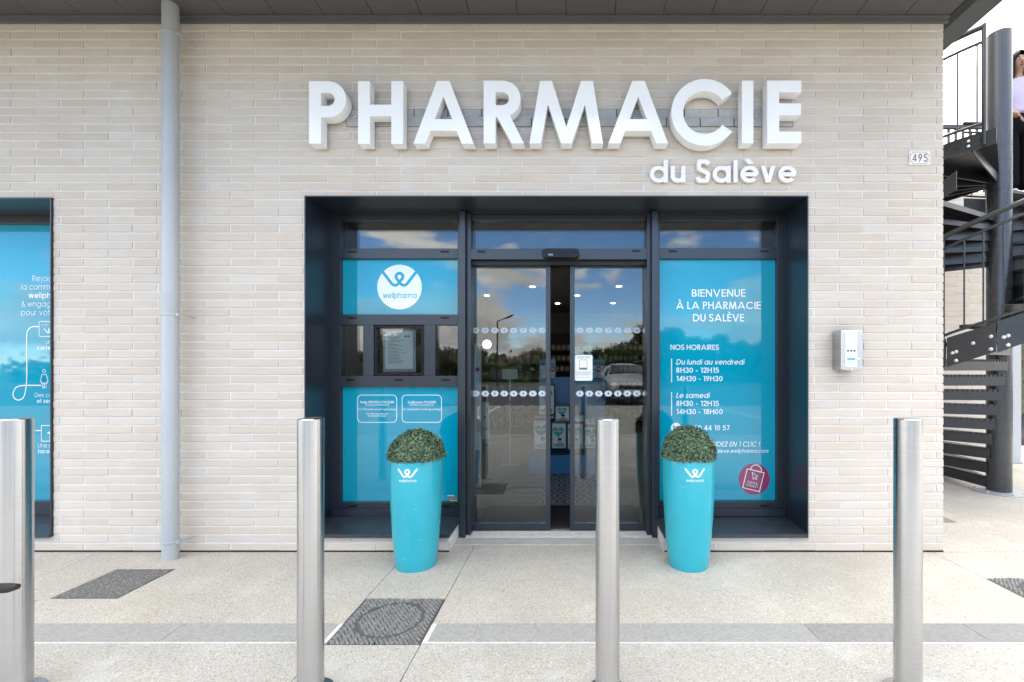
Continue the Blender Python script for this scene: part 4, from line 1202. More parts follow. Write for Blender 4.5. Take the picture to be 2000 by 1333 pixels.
planter(.765, -.2, 'turquoise pot right of the door, before the opening-hours window', 1.055)
def topiary(x, y, z, rx, hz, label, seed, lean=0):
    rg = random.Random(seed)
    e_ = empty('topiary_ball', (x, y, z-.02), label, 'topiary', 'clipped box domes in the planters')
    core = MB()
    prof = [(.86*rx*math.cos(R(a)), .86*hz*math.sin(R(a))) for a in range(-10, 86, 12)]
    core.lathe(prof, (x, y, z), 24).build('twig_core', MAT['leaf_box'], e_, smooth=True)
    vs, fs = [], []
    n = 8500
    for i in range(n):
        u = rg.uniform(-.03, 1.0); a = rg.uniform(0, 2*math.pi)
        s = math.sqrt(max(0, 1 - max(u, 0)**2))*(1 if u > 0 else 1 + u*.5)
        lump = 1 + .025*math.sin(a*5 + u*9) + .025*math.sin(a*11 - u*7)
        k = lump*(rg.uniform(.90, 1.02) if rg.random() < .97 else rg.uniform(1.0, 1.09))
        p = Vector((rx*s*math.cos(a)*k, rx*s*math.sin(a)*k, hz*u*k))
        nrm = Vector((p.x/rx**2, p.y/rx**2, p.z/hz**2)).normalized()
        d = (nrm + Vector((rg.gauss(0, .6), rg.gauss(0, .6), rg.gauss(0, .6)))).normalized()
        t = d.cross(Vector((rg.gauss(0, 1), rg.gauss(0, 1), rg.gauss(0, 1)))).normalized()
        L, w = rg.uniform(.009, .013), rg.uniform(.0042, .006)
        b = d.cross(t)
        c = Vector((x, y, z)) + p
        base = len(vs)
        vs += [c - t*L*.5, c + b*w*.9 - t*L*.22, c + b*w + t*L*.18, c + t*L*.5, c - b*w + t*L*.18, c - b*w*.9 - t*L*.22]
        fs.append((base, base+1, base+2, base+3, base+4, base+5))
    tag(from_data('foliage', vs, fs, MAT['leaf_box'], e_), kind='stuff')
topiary(-1.0, -.205, .700, .176, .176, 'lower flatter clipped box dome in the pot left of the door', 4)
topiary(.765, -.2, .700, .173, .20, 'taller rounder clipped box dome in the pot right of the door', 9)

# ------------------------------------------------------------------ bollards
BD = 1.79
by = CAM_Y + BD
lab = ['brushed steel bollard leftmost in view, before the far-left window', 'brushed steel bollard second from left, left of the first turquoise pot', 'brushed steel bollard standing before the right door leaf', 'brushed steel bollard rightmost in view, below the intercom']
for i, px in enumerate((31, 606.8, 1186.6, 1773)):
    x = (px - 1115)/F*BD
    r = .0472
    zt = EYE - (817.5 - 722)/F*BD
    e_ = empty('bollard', (x, by, 0), lab[i], 'bollard', 'steel bollards along the forecourt')
    o = MB().lathe([(r, .006), (r, zt-.003), (r-.0028, zt)], (x, by, 0), 64).build('shaft', MAT['steel'], e_, smooth=True)
    MB().lathe([(r+.035, 0), (r+.035, .004), (r+.004, .006)], (x, by, 0), 48).build('base_flange', MAT['steel'], e_, smooth=True)

# ------------------------------------------------------------------ covers in the paving
def stud_cover(x0, x1, y0, y1, label, ring=True):
    e_ = empty('manhole_cover', ((x0+x1)/2, (y0+y1)/2, 0), label, 'manhole cover', 'cast iron covers in the paving')
    MB().box(x0, x1, y0, y1, -.03, .0015).build('frame_plate', MAT['iron_dark'], e_)
    cx, cy = (x0+x1)/2, (y0+y1)/2
    rad = (x1-x0)*.36
    if ring:
        MB().lathe([(rad+.006, .0016), (rad+.006, .003), (rad-.004, .003), (rad-.004, .0016)], (cx, cy, 0), 48, False, False).build('lid_rim', MAT['joint'], e_)
    st = MB()
    nx = 19; step = (x1-x0)/nx
    ny = int((y1-y0)/(step*.62))
    for j in range(ny):
        for i in range(nx):
            px_, py_ = x0 + (i+.5 + (.25 if j % 2 else -.25))*step, y0 + (j+.5)*(y1-y0)/ny
            dd = math.hypot(px_-cx, py_-cy)
            if ring and rad-.01 < dd < rad+.012: continue
            if px_ < x0+.008 or px_ > x1-.008: continue
            a, b = step*.40, step*.17
            ang = .7 if (i+j) % 2 else -.7
            ca, sa = math.cos(ang), math.sin(ang)
            q = [(px_+u*ca-v*sa, py_+u*sa+v*ca) for u, v in ((-a,-b),(a,-b),(a,b),(-a,b))]
            q2 = [(px_+(u*ca-v*sa)*.75, py_+(u*sa+v*ca)*.75) for u, v in ((-a,-b),(a,-b),(a,b),(-a,b))]
            st.add([(*p_, .0016) for p_ in q] + [(*p_, .0075) for p_ in q2], [(4,5,6,7),(0,1,5,4),(1,2,6,5),(2,3,7,6),(3,0,4,7)])
    tag(st.build('raised_studs', MAT['iron'], e_), kind='stuff')
    MB().box(cx-.028, cx+.028, y0+.001, y0+.016, .0017, .0025).build('lifting_slot', MAT['black'], e_)
    MB().box(cx-.028, cx+.028, y1-.016, y1-.001, .0017, .0030).build('lifting_slot', MAT['threshold'], e_)
stud_cover(-1.132, -.698, -1.066, -.650, 'square cast iron manhole cover with round lid near the door')
stud_cover(2.52, 2.955, -.83, -.405, 'cast iron manhole cover at the right edge of the pavement')
e_ = empty('access_cover', (-2.7, -.46, 0), 'dark gravel-filled rectangular access cover left under the drainpipe', 'access cover')
MB().box(-2.884, -2.512, -.645, -.276, -.03, .0015).build('cover_frame', MAT['joint'], e_)
MB().box(-2.878, -2.518, -.639, -.282, .0015, .0035).build('gravel_infill', MAT['infill'], e_)

# ------------------------------------------------------------------ grip poking in at the left edge
hb = empty('handlebar', (-1.42, CAM_Y+1.0, 0), 'dark rubber grip end poking in at the left edge before the bollard', 'handlebar')
hy = CAM_Y + 1.0
MB().tube([(-1.62, hy+.02, .795), (-1.42, hy, .80), (-1.31, hy, .79)], .011, 12).build('bar', MAT['steel_dark'], hb, smooth=True)
MB().tube([(-1.32, hy, .791), (-1.28, hy, .787), (-1.235, hy, .790), (-1.215, hy, .793)], [.010, .0115, .010, .006], 16).build('grip', MAT['rubber'], hb, smooth=True)
MB().tube([(-1.73, hy+.02, .79), (-1.62, hy+.02, .795)], .017, 16).build('grip', MAT['rubber'], hb, smooth=True)
MB().tube([(-1.46, hy, .80), (-1.48, hy-.02, .40), (-1.50, hy-.04, .0)], .016, 14).build('stem', MAT['steel_dark'], hb, smooth=True)
MB().lathe([(.11, 0), (.11, .012), (.02, .03)], (-1.50, hy-.04, .0005), 32).build('foot', MAT['steel_dark'], hb, smooth=True)
# ------------------------------------------------------------------ inside the shop
FY = .46
fl = MB().box(X_L, X_R-.25, FY-.06, 7.9, -.05, -.002).build('shop_floor', MAT['joint'], bld)
rg = random.Random(11)
RUN0, RUN1, RUNY0, RUNY1 = -.30, .30, 1.15, 3.2
yy, row = FY - .055, 0
while yy < 4.2:
    off = (row % 3)*.4
    x = -2.4 - off
    while x < 2.2:
        for a, b, c, d in cut((x+.0015, x+1.2-.0015, yy+.0015, yy+.2-.0015), [(RUN0, RUN1, RUNY0, RUNY1)]):
            if b-a > .01 and d-c > .01: MB().box(a, b, c, d, -.02, .004).build('floor_plank', MAT['plank'], fl)
        x += 1.2
    yy += .2; row += 1
x = RUN0
while x < RUN1-.01:
    y = RUNY0
    while y < RUNY1-.01:
        MB().box(x+.001, x+.199, y+.001, y+.199, -.02, .004).build('cement_tile', MAT['cement_tile'], fl); y += .2
    x += .2
MB().box(-2.4, 2.1, 4.205, 7.88, -.02, .003).build('rear_floor', MAT['plank'], fl)
ceil = MB().box(X_L, X_R-.25, .42, 7.9, 2.62, 2.75).build('shop_ceiling', MAT['ceiling'], bld)
MB().box(X_L, X_R-.25, 7.7, 7.9, 0, 2.62).build('inner_wall', MAT['inner_wall'], bld)
MB().box(X_L, X_R-.25, 7.66, 7.699, 1.98, 2.14).build('wall_stripe', MAT['poster_blue'], bld)
MB().box(-3.0, -2.9, .42, 7.7, 0, 2.62).build('inner_wall', MAT['inner_wall'], bld)
MB().box(2.2, 2.34, .42, 7.7, 0, 2.62).build('inner_wall', MAT['inner_wall'], bld)
zl = 2.615
for px, py in ((951, 578), (1127.5, 578), (1089, 593.5), (1197, 593), (1209, 560), (1040, 561), (905, 560)):
    d = (zl - EYE)*F/(722-py); X = (px-1115)/F*d
    o = MB().lathe([(.042, -.006), (.042, 0)], (X, d+CAM_Y, zl+.004), 24).build('downlight', MAT['lamp'], ceil)

# mat inside the door
e_ = tag(MB().box(-.78, .57, .445, 1.02, .005, .022).build('door_mat', MAT['mat'], None, bevel=.004), 'black coir mat just inside the sliding door', 'mat')

# plinth and blue gondola end with two offer posters
yq = 2.31
pn = empty('display_stand', (-.02, yq+.2, 0.005), 'blue display plinth and panel carrying the nappy packs', 'display stand')
MB().box(PX(1034.5, yq), .47, yq, yq+.50, .012, .236).build('plinth', MAT['blue_panel'], pn, bevel=.003)
MB().box(PX(1038, yq), .45, yq+.02, yq+.48, .004, .0118).build('kick_board', MAT['frame_dark'], pn)
yb_ = yq + .505
MB().box(PX(1053, yb_), PX(1183, yb_), yb_, yb_+.10, .012, PZ(737, yb_)).build('panel', MAT['blue_panel'], pn)
for a, b, txt, cx in ((1053, 1085.5, '7€', 1079.5), (1152, 1182, '17€', 1169)):
    sp_ = MB().box(PX(a, yb_), PX(b, yb_), yb_+.001, yb_+.03, PZ(737, yb_)+.0005, PZ(702, yb_)).build('side_panel', MAT['blue_panel'], pn)
    y1_ = yb_ - .004
    MB().bar(a+2.2, b-2.2, 706, 747.5, y1_, y1_+.003).build('offer_poster', MAT['pack_white'], pn)
    MB().bar(a+2.6, b-2.6, 706.5, 714.5, y1_-.0012, y1_-.0004).build('poster_header', MAT['poster_blue'], pn)
    MB().bar(a+2.6, b-2.6, 738.5, 746.8, y1_-.0012, y1_-.0004).build('poster_footer', MAT['poster_blue'], pn)
    print_shape([disc2(cx, 721.5, 6.1, 28)], y1_-.0012, pn, MAT['magenta'], 'price_disc')
    lettering(txt, cx, 724.3, 5.6, y1_-.0022, pn, MAT['pack_white'], w=.17, align='c', gap=.08)
    print_shape([[(cx-4, y_), (cx+6, y_), (cx+6, y_+.7), (cx-4, y_+.7)] for y_ in (731, 733, 735)], y1_-.0012, pn, MAT['ink'], 'poster_print')
    print_shape(q_arc(a+6.5, 726, 3.4, 4.4, 40, 320, 1.1), y1_-.0012, pn, MAT['poster_blue'], 'poster_symbol')

def heart(cx, cy, w):
    pts = []
    for i in range(40):
        t = 2*math.pi*i/40
        pts.append((cx + w/2*math.sin(t)**3, cy - w/2*(.8125*math.cos(t) - .3125*math.cos(2*t) - .125*math.cos(3*t) - .0625*math.cos(4*t))))
    return pts
def pack(px0, px1, py0, py1, y, label, depth=.14, lean=0):
    x0, x1, z0, z1 = PX(px0, y), PX(px1, y), PZ(py1, y), PZ(py0, y)
    e_ = empty('nappy_pack', ((x0+x1)/2, y+depth/2, z0), label, 'nappy pack', 'nappy packs stacked on the blue plinth')
    MB().box(x0, x1, y, y+depth, z0, z1).build('wrapper', MAT['kraft'], e_, bevel=.014, seg=3)
    w, h = px1-px0, py1-py0
    yf = y - .0012
    print_shape([rrect(px0+1.6, py0+2.2, px1-1.3, py1-2.4, 1.2)], yf, e_, MAT['pack_white'], 'front_print')
    cx, cy = px0 + w*.46, py0 + h*.34
    hw = min(w*.80, h*.62)
    print_shape([heart(cx, cy, hw)], yf-.001, e_, MAT['pack_green'], 'heart_print')
    lettering('Pampers', cx, cy+hw*.04, hw*.17, yf-.002, e_, MAT['pack_white'], w=.15, align='c', gap=.08)
    if h > 26:
        bx, bz = px0 + w*.56, py0 + h*.66
        print_shape([disc2(bx, bz, w*.135, 20)], yf-.003, e_, MAT['skin'], 'baby_face')
        print_shape([[(bx + w*.14*math.cos(R(a)), bz - w*.02 - w*.135*math.sin(R(a))) for a in range(0, 181, 20)]], yf-.004, e_, MAT['hair'], 'baby_hair')
        print_shape([[(bx-w*.30, bz+h*.19), (bx-w*.17, bz+h*.10), (bx+w*.17, bz+h*.10), (bx+w*.30, bz+h*.19), (bx+w*.27, bz+h*.26), (bx-w*.27, bz+h*.26)]], yf-.0025, e_, MAT['skin'], 'baby_shoulders')
        print_shape([[(px0+w*.12, py0+h*.82), (px0+w*.85, py0+h*.79), (px0+w*.88, py0+h*.88), (px0+w*.12, py0+h*.90)]], yf-.0035, e_, MAT['pack_band'], 'teal_band')
        print_shape([disc2(cx+hw*.05, cy-hw*.17, hw*.07, 10)], yf-.002, e_, MAT['pack_yellow'], 'yellow_mark')
yk = 2.36
pack(1041.5, 1075, 820.5, 879.5, yk+.01, 'nappy pack at the left end of the plinth, bottom row')
pack(1077, 1106, 826, 877.5, yk, 'nappy pack bottom row, in the gap between the door leaves')
pack(1108, 1140, 827, 879, yk, 'nappy pack bottom row, just right of the door gap')
pack(1141.2, 1172, 833, 877.5, yk, 'nappy pack bottom row, behind the bollard')
pack(1052, 1083, 752, 811, yk+.16, 'tall nappy pack standing on top at the left of the panel')
pack(1084, 1112.5, 792.5, 824.5, yk+.13, 'nappy pack lying second row, seen in the door gap', .13)
pack(1119, 1140.5, 809.5, 826, yk+.05, 'small green topped nappy pack second row, right of the door gap', .12)
pack(1141.2, 1166, 816.5, 832, yk+.05, 'small nappy pack second row, above the bollard', .12)
pack(1041, 1083, 812.3, 819, yk+.15, 'flat kraft carton under the tall nappy pack', .13)

# rear shelving with gold cans
ysb = 6.9
def shelf_unit(x0, x1, y, zs, label, depth=.32, back=True):
    e_ = empty('shelf_unit', ((x0+x1)/2, y+depth/2, .003), label, 'shelf unit')
    if back: MB().box(x0, x1, y+depth, y+depth+.02, .004, zs[-1]+.42).build('back_panel', MAT['shelf'], e_)
    for x in (x0, x1-.02): MB().box(x, x+.02, y, y+depth-.001, .004, zs[-1]+.42).build('side_panel', MAT['shelf'], e_)
    for z in zs: MB().box(x0+.021, x1-.021, y+.002, y+depth-.002, z, z+.022).build('shelf_board', MAT['shelf'], e_)
    MB().box(x0+.021, x1-.021, y+.003, y+depth-.003, .004, .09).build('base', MAT['shelf'], e_)
    return e_
zs = [.18, .50, .82, 1.20, 1.43, 1.67]
shelf_unit(-.60, 2.15, ysb, zs, 'dark rear shelving holding rows of gold cans')
c0 = empty('product_can', (0, 0, 0), 'small gold can with cream label on the dark rear shelving', 'can', 'gold cans on the rear shelving')
MB().lathe([(.046, 0), (.046, .135)], n=20).build('can_body', MAT['gold'], c0, smooth=True)
MB().lathe([(.0465, .025), (.0465, .10)], n=20, cap0=False, cap1=False).build('can_label', MAT['cream'], c0, smooth=True)
MB().lathe([(.0475, .1355), (.0475, .152), (.044, .155)], n=20).build('can_lid', MAT['frame_dark'], c0, smooth=True)
first = True
ROW = {3: 'lowest', 4: 'middle', 5: 'top'}
for zi in (3, 4, 5):
    z = zs[zi]; x = -.50
    while x < 2.08:
        o = c0 if first else copy_tree(c0); first = False
        o.location = (x, ysb+.09 + rg.uniform(-.01, .02), z+.0225); o.rotation_euler = (0, 0, rg.uniform(0, 6)); tag(o, 'small gold can on the %s can row of the dark rear shelving' % ROW[zi], 'can', 'gold cans, %s row of the rear shelving' % ROW[zi])
        x += .112 if rg.random() < .9 else .19
boxmats = [paint('box_%d' % i, tuple(v*.6 for v in c), rough=.45, var=.05) for i, c in enumerate([(.5, .5, .5), (.10, .22, .12), (.45, .10, .12), (.08, .14, .30), (.55, .45, .15), (.35, .30, .42), (.6, .55, .5), (.15, .35, .38)])]
def carton(x, y, z, w, h, d, label, group, mi):
    o = MB().box(x, x+w, y, y+d, z, z+h).build('product_carton', boxmats[mi], None, bevel=.002)
    tag(o, label, 'carton', group)
    MB().box(x+w*.12, x+w*.88, y-.0015, y-.0004, z+h*.5, z+h*.86).build('printed_label', boxmats[(mi+3) % 8 if mi else 6], o)
for z, nm_ in zip(zs[:3], ('bottom', 'second', 'third')):
    x = -.5
    while x < 2.0:
        w, h = rg.uniform(.06, .13), rg.uniform(.12, .22)
        carton(x, ysb+.05, z+.0225, w, h, .12, 'small product carton on the %s rear shelf from below' % nm_, 'cartons on the %s rear shelf' % nm_, rg.randrange(8)); x += w + rg.uniform(.006, .05)
# side shelving on the left
yl = 4.7
zl_ = [.25, .52, .80, 1.08, 1.36]
shelf_unit(-2.05, -.52, yl, zl_, 'low shelving left inside, with mixed cartons')
for z, nm_ in zip(zl_, ('bottom', 'second', 'third', 'fourth', 'top')):
    x = -2.0
    while x < -.66:
        w, h = rg.uniform(.06, .15), rg.uniform(.10, .20)
        carton(x, yl+.04, z+.0225, w, h, .13, 'small product carton on the %s board of the left shelving' % nm_, 'cartons on the %s board of the left shelving' % nm_, rg.choice([0, 1, 1, 2, 4, 5, 6, 7])); x += w + rg.uniform(.006, .07)
# leaflet board and lit globe
yb2 = 2.9
MB_ = MB().bar(981, 1011, 722, 741, yb2, yb2+.006)
o = tag(MB_.build('leaflet', MAT['paper'], None), 'open pale leaflet held up behind the left door leaf', 'leaflet')
MB().box(PX(996, yb2)-.008, PX(996, yb2)+.008, yb2+.007, yb2+.02, .005, PZ(724, yb2)).build('stand_rod', MAT['galv'], o)
MB().box(PX(996, yb2)-.12, PX(996, yb2)+.12, yb2-.05, yb2+.13, .0045, .0185).build('stand_foot', MAT['galv'], o)
yg = 4.1
xg, zg = PX(951, yg), PZ(673, yg)
gl = empty('globe_lamp', (xg, yg, 2.6), 'glowing round globe lamp hanging inside, left door leaf', 'lamp')
prof = [(.069*math.cos(R(a)), .069*math.sin(R(a))) for a in range(-88, 89, 8)]
MB().lathe(prof, (xg, yg, zg), 32).build('globe', MAT['globe'], gl, smooth=True)
MB().tube([(xg, yg, zg+.067), (xg, yg, 2.62)], .004, 8).build('cord', MAT['black'], gl)
# tall poster totem by the left jamb
ytm = 1.45
tt = empty('poster_totem', (PX(934, ytm), ytm, .005), 'narrow white and blue poster totem by the left door jamb', 'totem')
MB().bar(926, 939, 672, 952, ytm, ytm+.05).build('panel', MAT['pack_white'], tt)
MB().bar(928, 937.5, 690, 760, ytm-.0016, ytm-.0006).build('upper_poster', MAT['film_frost'], tt)
MB().bar(928, 937.5, 880, 945, ytm-.0016, ytm-.0006).build('lower_poster', MAT['blue_panel'], tt)
print_shape([disc2(932.5, 722, 4.2, 20)], ytm-.0026, tt, MAT['magenta'], 'price_disc')
MB().box(PX(924, ytm), PX(941, ytm), ytm-.06, ytm+.12, .0045, .02).build('foot', MAT['galv'], tt)
# poster card easel
ye = 2.25
ee = empty('card_easel', (PX(952, ye), ye, .005), 'white floor card with small coloured drawings behind the left leaf', 'floor card')
MB().bar(942, 956, 786, 868, ye, ye+.02).build('card', MAT['pack_white'], ee)
print_shape([disc2(947, 815, 2.2, 14), disc2(951, 800, 1.5, 14), disc2(949, 838, 2.5, 14)], ye-.001, ee, MAT['pack_green'], 'drawing')
MB().bar(942, 956, 858, 868, ye-.0016, ye-.0006).build('teal_band', MAT['pack_green'], ee)
MB().box(PX(945, ye), PX(953, ye), ye+.005, ye+.018, .005, PZ(868, ye)-.0005).build('easel_leg', MAT['shelf'], ee)
# ------------------------------------------------------------------ annex wall behind the staircase
ya = 3.03
ax = empty('annex_wall', (4.3, ya, 0), 'receding pale brick wall behind the spiral staircase', 'wall')
MB().box(X_R-.003, 5.93, ya+.0042, ya+.25, -.05, 3.68).build('wall_core', MAT['mortar'], ax)
for a, b, z0, z1 in brick_cells(4.95, 5.93, 3.66):
    bo = bpy.data.objects.new('brick', bme)
    bo.location = ((a+b)/2, ya + random.uniform(-.0016, .0016), (z0+z1)/2); bo.scale = ((b-a)/BL, 1, (z1-z0)/BH)
    link(bo, ax)
cp = empty('corner_post', (6.04, 3.0, 0), 'pale grey boxed post standing right of the dark stair column', 'post')
MB().box(PX(1978.5, 2.98), PX(1995, 2.98), 2.98, 3.09, .02, 2.2).build('casing', MAT['zinc'], cp, bevel=.004)
MB().box(PX(1976.5, 2.98), PX(1997, 2.98), 2.965, 3.10, 0.001, .03).build('foot', MAT['zinc'], cp, bevel=.004)
br = empty('balcony_railing', (4.8, 3.1, 3.68), 'dark steel railing on top of the annex wall', 'railing')
MB().box(3.0, 5.9, 3.08, 3.12, 4.58, 4.63).build('handrail', MAT['steel_dark'], br)
MB().box(3.0, 5.9, 3.085, 3.115, 3.80, 3.83).build('bottom_rail', MAT['steel_dark'], br)
x = 4.6
while x < 5.9:
    MB().box(x, x+.022, 3.088, 3.112, 3.68, 4.58).build('baluster', MAT['steel_dark'], br); x += .098

# ------------------------------------------------------------------ spiral staircase
CX, CY, RS, RC = 4.45, 1.565, 1.10, .103
stair = empty('spiral_staircase', (CX, CY, 0), 'dark grey steel spiral staircase right of the building corner', 'staircase')
SD = MAT['steel_dark']
def interp(tab, a):
    for (a0, v0), (a1, v1) in zip(tab, tab[1:]):
        if a <= a1: return v0 + (v1-v0)*(a-a0)/(a1-a0)
    return tab[-1][1]
ZT = [(70, .0), (92, .15), (118, .40), (200, 1.40), (235, 1.76), (392, 3.2), (420, 3.33)]
ZS = [(90, .1), (150, .80), (208, 1.426), (235, 1.61), (392, 3.12), (425, 3.30)]
def pol(a, r, z): return (CX + r*math.cos(R(a)), CY + r*math.sin(R(a)), z)
# column: stacked collars with fine joints
col_ = MB()
prof = []
z = .012
while z < 4.70:
    prof += [(RC, z), (RC, min(z+.147, 4.75)-.0015), (RC-.0016, min(z+.147, 4.75)-.0008), (RC-.0016, min(z+.147, 4.75))]; z += .148
    if z > 3.55:
        prof += [(RC, z), (RC, 4.75)]; break
col_.lathe(prof, (CX, CY, 0), 64).build('column', MAT['steel_col'], stair, smooth=True)
MB().lathe([(.23, .0), (.23, .008), (.12, .011)], (CX, CY, 0.001), 56).build('base_plate', MAT['zinc'], stair, smooth=True)
for a in range(20, 380, 60):
    MB().lathe([(.012, 0), (.012, .012), (.006, .016)], pol(a, .19, .0095), 8).build('anchor_bolt', MAT['bolt'], stair)
# treads: a folded pan, leading edge turned down, small perforation bumps along the nose
angs, zt = [], .15
a = 92.0
while zt < 3.24:
    lo, hi = 80.0, 420.0
    for _ in range(40):
        mid = (lo+hi)/2
        if interp(ZT, mid) < zt: lo = mid
        else: hi = mid
    angs.append((lo, zt)); zt += .1525
def slab(t, q, dn):
    t.add([*q, *[v+dn for v in q]], [(0,1,2,3),(7,6,5,4),(0,4,5,1),(1,5,6,2),(2,6,7,3),(3,7,4,0)])
for th, z in angs:
    t = MB()
    def edge(a):
        p0 = Vector(pol(a+65, RC+.005, z)); return p0, p0 + Vector((math.cos(R(a)), math.sin(R(a)), 0))*(RS-.06)
    p0, p1 = edge(th); q0, q1 = edge(th-19)
    slab(t, [p0, p1, q1, q0], Vector((0, 0, -.006)))
    for (e0, e1), dz in (((p0, p1), .112 if th < 262 else .150), ((q0, q1), .03)):
        nrm = Vector((0, 0, 1)).cross(e1-e0).normalized()*.004
        slab(t, [e0-nrm, e1-nrm, e1+nrm, e0+nrm], Vector((0, 0, -dz)))
    o = t.build('tread', SD, stair)
    nb = MB()
    nrm = Vector((0, 0, 1)).cross(p1-p0).normalized()
    for i in range(22):
        c = p0.lerp(p1, .03+.94*i/21) + nrm*.0042 + Vector((0, 0, -.016))
        nb.box(c.x-.007, c.x+.007, c.y-.007, c.y+.007, c.z-.006, c.z+.0155)
    tag(nb.build('nosing_studs', SD, o), kind='stuff')
# outer stringer plates with bolts, railing following them
def strip_path(a0, a1, step): 
    k = int(round((a1-a0)/step)); return [a0 + (a1-a0)*i/k for i in range(k+1)]
sa = strip_path(118, 424, 18)
for a0, a1 in zip(sa, sa[1:]):
    z0, z1 = interp(ZS, a0), interp(ZS, a1)
    hh0, hh1 = .135, .125
    g = .15
    q = [Vector(pol(a0+g, RS, z0-hh0)), Vector(pol(a1-g, RS, z1-hh1)), Vector(pol(a1-g, RS, z1+hh1)), Vector(pol(a0+g, RS, z0+hh0))]
    out = Vector((math.cos(R((a0+a1)/2)), math.sin(R((a0+a1)/2)), 0))*.008
    pl_ = MB().add([*q, *[v+out for v in q]], [(3,2,1,0),(4,5,6,7),(0,1,5,4),(1,2,6,5),(2,3,7,6),(3,0,4,7)])
    o = pl_.build('stringer_plate', SD, stair)
    for f_, s2 in ((.12, -.02), (.20, -.02), (.55, .01), (.9, .02), (.9, -.09), (.2, -.10)):
        c = q[0].lerp(q[1], f_); d = q[3].lerp(q[2], f_); m = (c+d)/2 + Vector((0, 0, s2)) + out
        b = MB().lathe([(.0155, 0), (.0155, .004), (.010, .010), (.003, .012)], n=14).build('bolt', MAT['bolt'], o, smooth=True)
        b.matrix_basis = Matrix.Translation(m) @ out.to_track_quat('Z', 'Y').to_matrix().to_4x4()
ra = strip_path(206, 424, 4)
def rail(dz, r, n=10, name='handrail'):
    return MB().tube([pol(a, RS+.02, interp(ZS, a)+dz) for a in ra], r, n).build(name, SD, stair, smooth=True)
rail(1.075, .0225, 14); rail(.965, .0125, name='top_rail'); rail(.165, .0125, name='bottom_rail')
a = 215.0
k = 0
while a < 422:
    z = interp(ZS, a)
    MB().tube([pol(a, RS+.02, z+.165), pol(a, RS+.02, z+.965)], .0065, 8).build('baluster', SD, stair, smooth=True); a += 6.6
pz = interp(ZS, 206.5)
MB().box(*(lambda p: (p[0]-.012, p[0]+.012, p[1]-.02, p[1]+.02))(pol(206.5, RS+.02, 0)), pz-.05, pz+1.08).build('end_post', SD, stair)
# landing with level railing, reached at the top on the building side
LZ = 3.32
la = strip_path(96, 226, 13)
vs = []
for a in la: vs += [pol(a, .11, LZ), pol(a, RS+.05, LZ), pol(a, .11, LZ-.03), pol(a, RS+.05, LZ-.03)]
fs = []
for i in range(len(la)-1):
    b = 4*i; fs += [(b, b+1, b+5, b+4), (b+2, b+6, b+7, b+3), (b+1, b+3, b+7, b+5)]
from_data('landing_plate', vs, fs, SD, stair)
for a0, a1 in zip(la, la[1:]):
    q = [Vector(pol(a0, RS+.052, LZ-.115)), Vector(pol(a1, RS+.052, LZ-.115)), Vector(pol(a1, RS+.052, LZ+.02)), Vector(pol(a0, RS+.052, LZ+.02))]
    out = Vector((math.cos(R((a0+a1)/2)), math.sin(R((a0+a1)/2)), 0))*.008
    MB().add([*q, *[v+out for v in q]], [(3,2,1,0),(4,5,6,7),(0,1,5,4),(1,2,6,5),(2,3,7,6),(3,0,4,7)]).build('landing_fascia', MAT['steel_col'], stair)
for a in (108, 130, 152, 174, 196, 218):
    p0, p1 = Vector(pol(a, .11, LZ-.031)), Vector(pol(a, RS+.04, LZ-.031))
    nrm = Vector((0, 0, 1)).cross(p1-p0).normalized()*.006; dn = Vector((0, 0, -.10))
    q = [p0-nrm, p1-nrm, p1+nrm, p0+nrm]
    MB().add([*q, *[v+dn for v in q]], [(0,1,2,3),(7,6,5,4),(0,4,5,1),(1,5,6,2),(2,6,7,3),(3,7,4,0)]).build('landing_rib', SD, stair)
lr = strip_path(130, 222, 4)
for dz, r, nm in ((.93, .0225, 'handrail'), (.80, .0125, 'top_rail'), (.09, .0125, 'bottom_rail')):
    MB().tube([pol(a, RS+.06, LZ+dz) for a in lr], r, 12).build(nm, SD, stair, smooth=True)
a = 134.0
while a < 221:
    MB().tube([pol(a, RS+.06, LZ+.09), pol(a, RS+.06, LZ+.80)], .0065, 8).build('baluster', SD, stair, smooth=True); a += 6.6
MB().tube([pol(222, RS+.06, LZ-.10), pol(222, RS+.06, LZ+.95)], .017, 12).build('landing_post', SD, stair, smooth=True)
for f_ in (-.03, -.075):
    b = MB().lathe([(.012, 0), (.012, .004), (.004, .008)], n=12).build('bolt', MAT['bolt'], stair)
    out = Vector((math.cos(R(217)), math.sin(R(217)), 0)); b.matrix_basis = Matrix.Translation(Vector(pol(217, RS+.062, LZ+f_))) @ out.to_track_quat('Z', 'Y').to_matrix().to_4x4()
# upper flight climbing under the landing on the building side
def upper_z(a): return 2.62 + (a-160)*.0088
for a in (140, 152, 164, 176, 186):
    z = upper_z(a); t = MB()
    q = [Vector(pol(a, RC-.002, z)), Vector(pol(a, RS-.03, z)), Vector(pol(a+20, RS-.03, z)), Vector(pol(a+20, RC-.002, z))]
    dn = Vector((0, 0, -.008)); t.add([*q, *[v+dn for v in q]], [(0,1,2,3),(7,6,5,4),(0,4,5,1),(1,5,6,2),(2,6,7,3),(3,7,4,0)])
    for aa, dz in ((a, .10), (a+20, .05)):
        p0, p1 = Vector(pol(aa, RC-.002, z)), Vector(pol(aa, RS-.03, z)); nrm = Vector((0, 0, 1)).cross(p1-p0).normalized()*.004
        q = [p0-nrm, p1-nrm, p1+nrm, p0+nrm]; dn = Vector((0, 0, -dz))
        t.add([*q, *[v+dn for v in q]], [(0,1,2,3),(7,6,5,4),(0,4,5,1),(1,5,6,2),(2,6,7,3),(3,7,4,0)])
    t.build('tread', SD, stair)
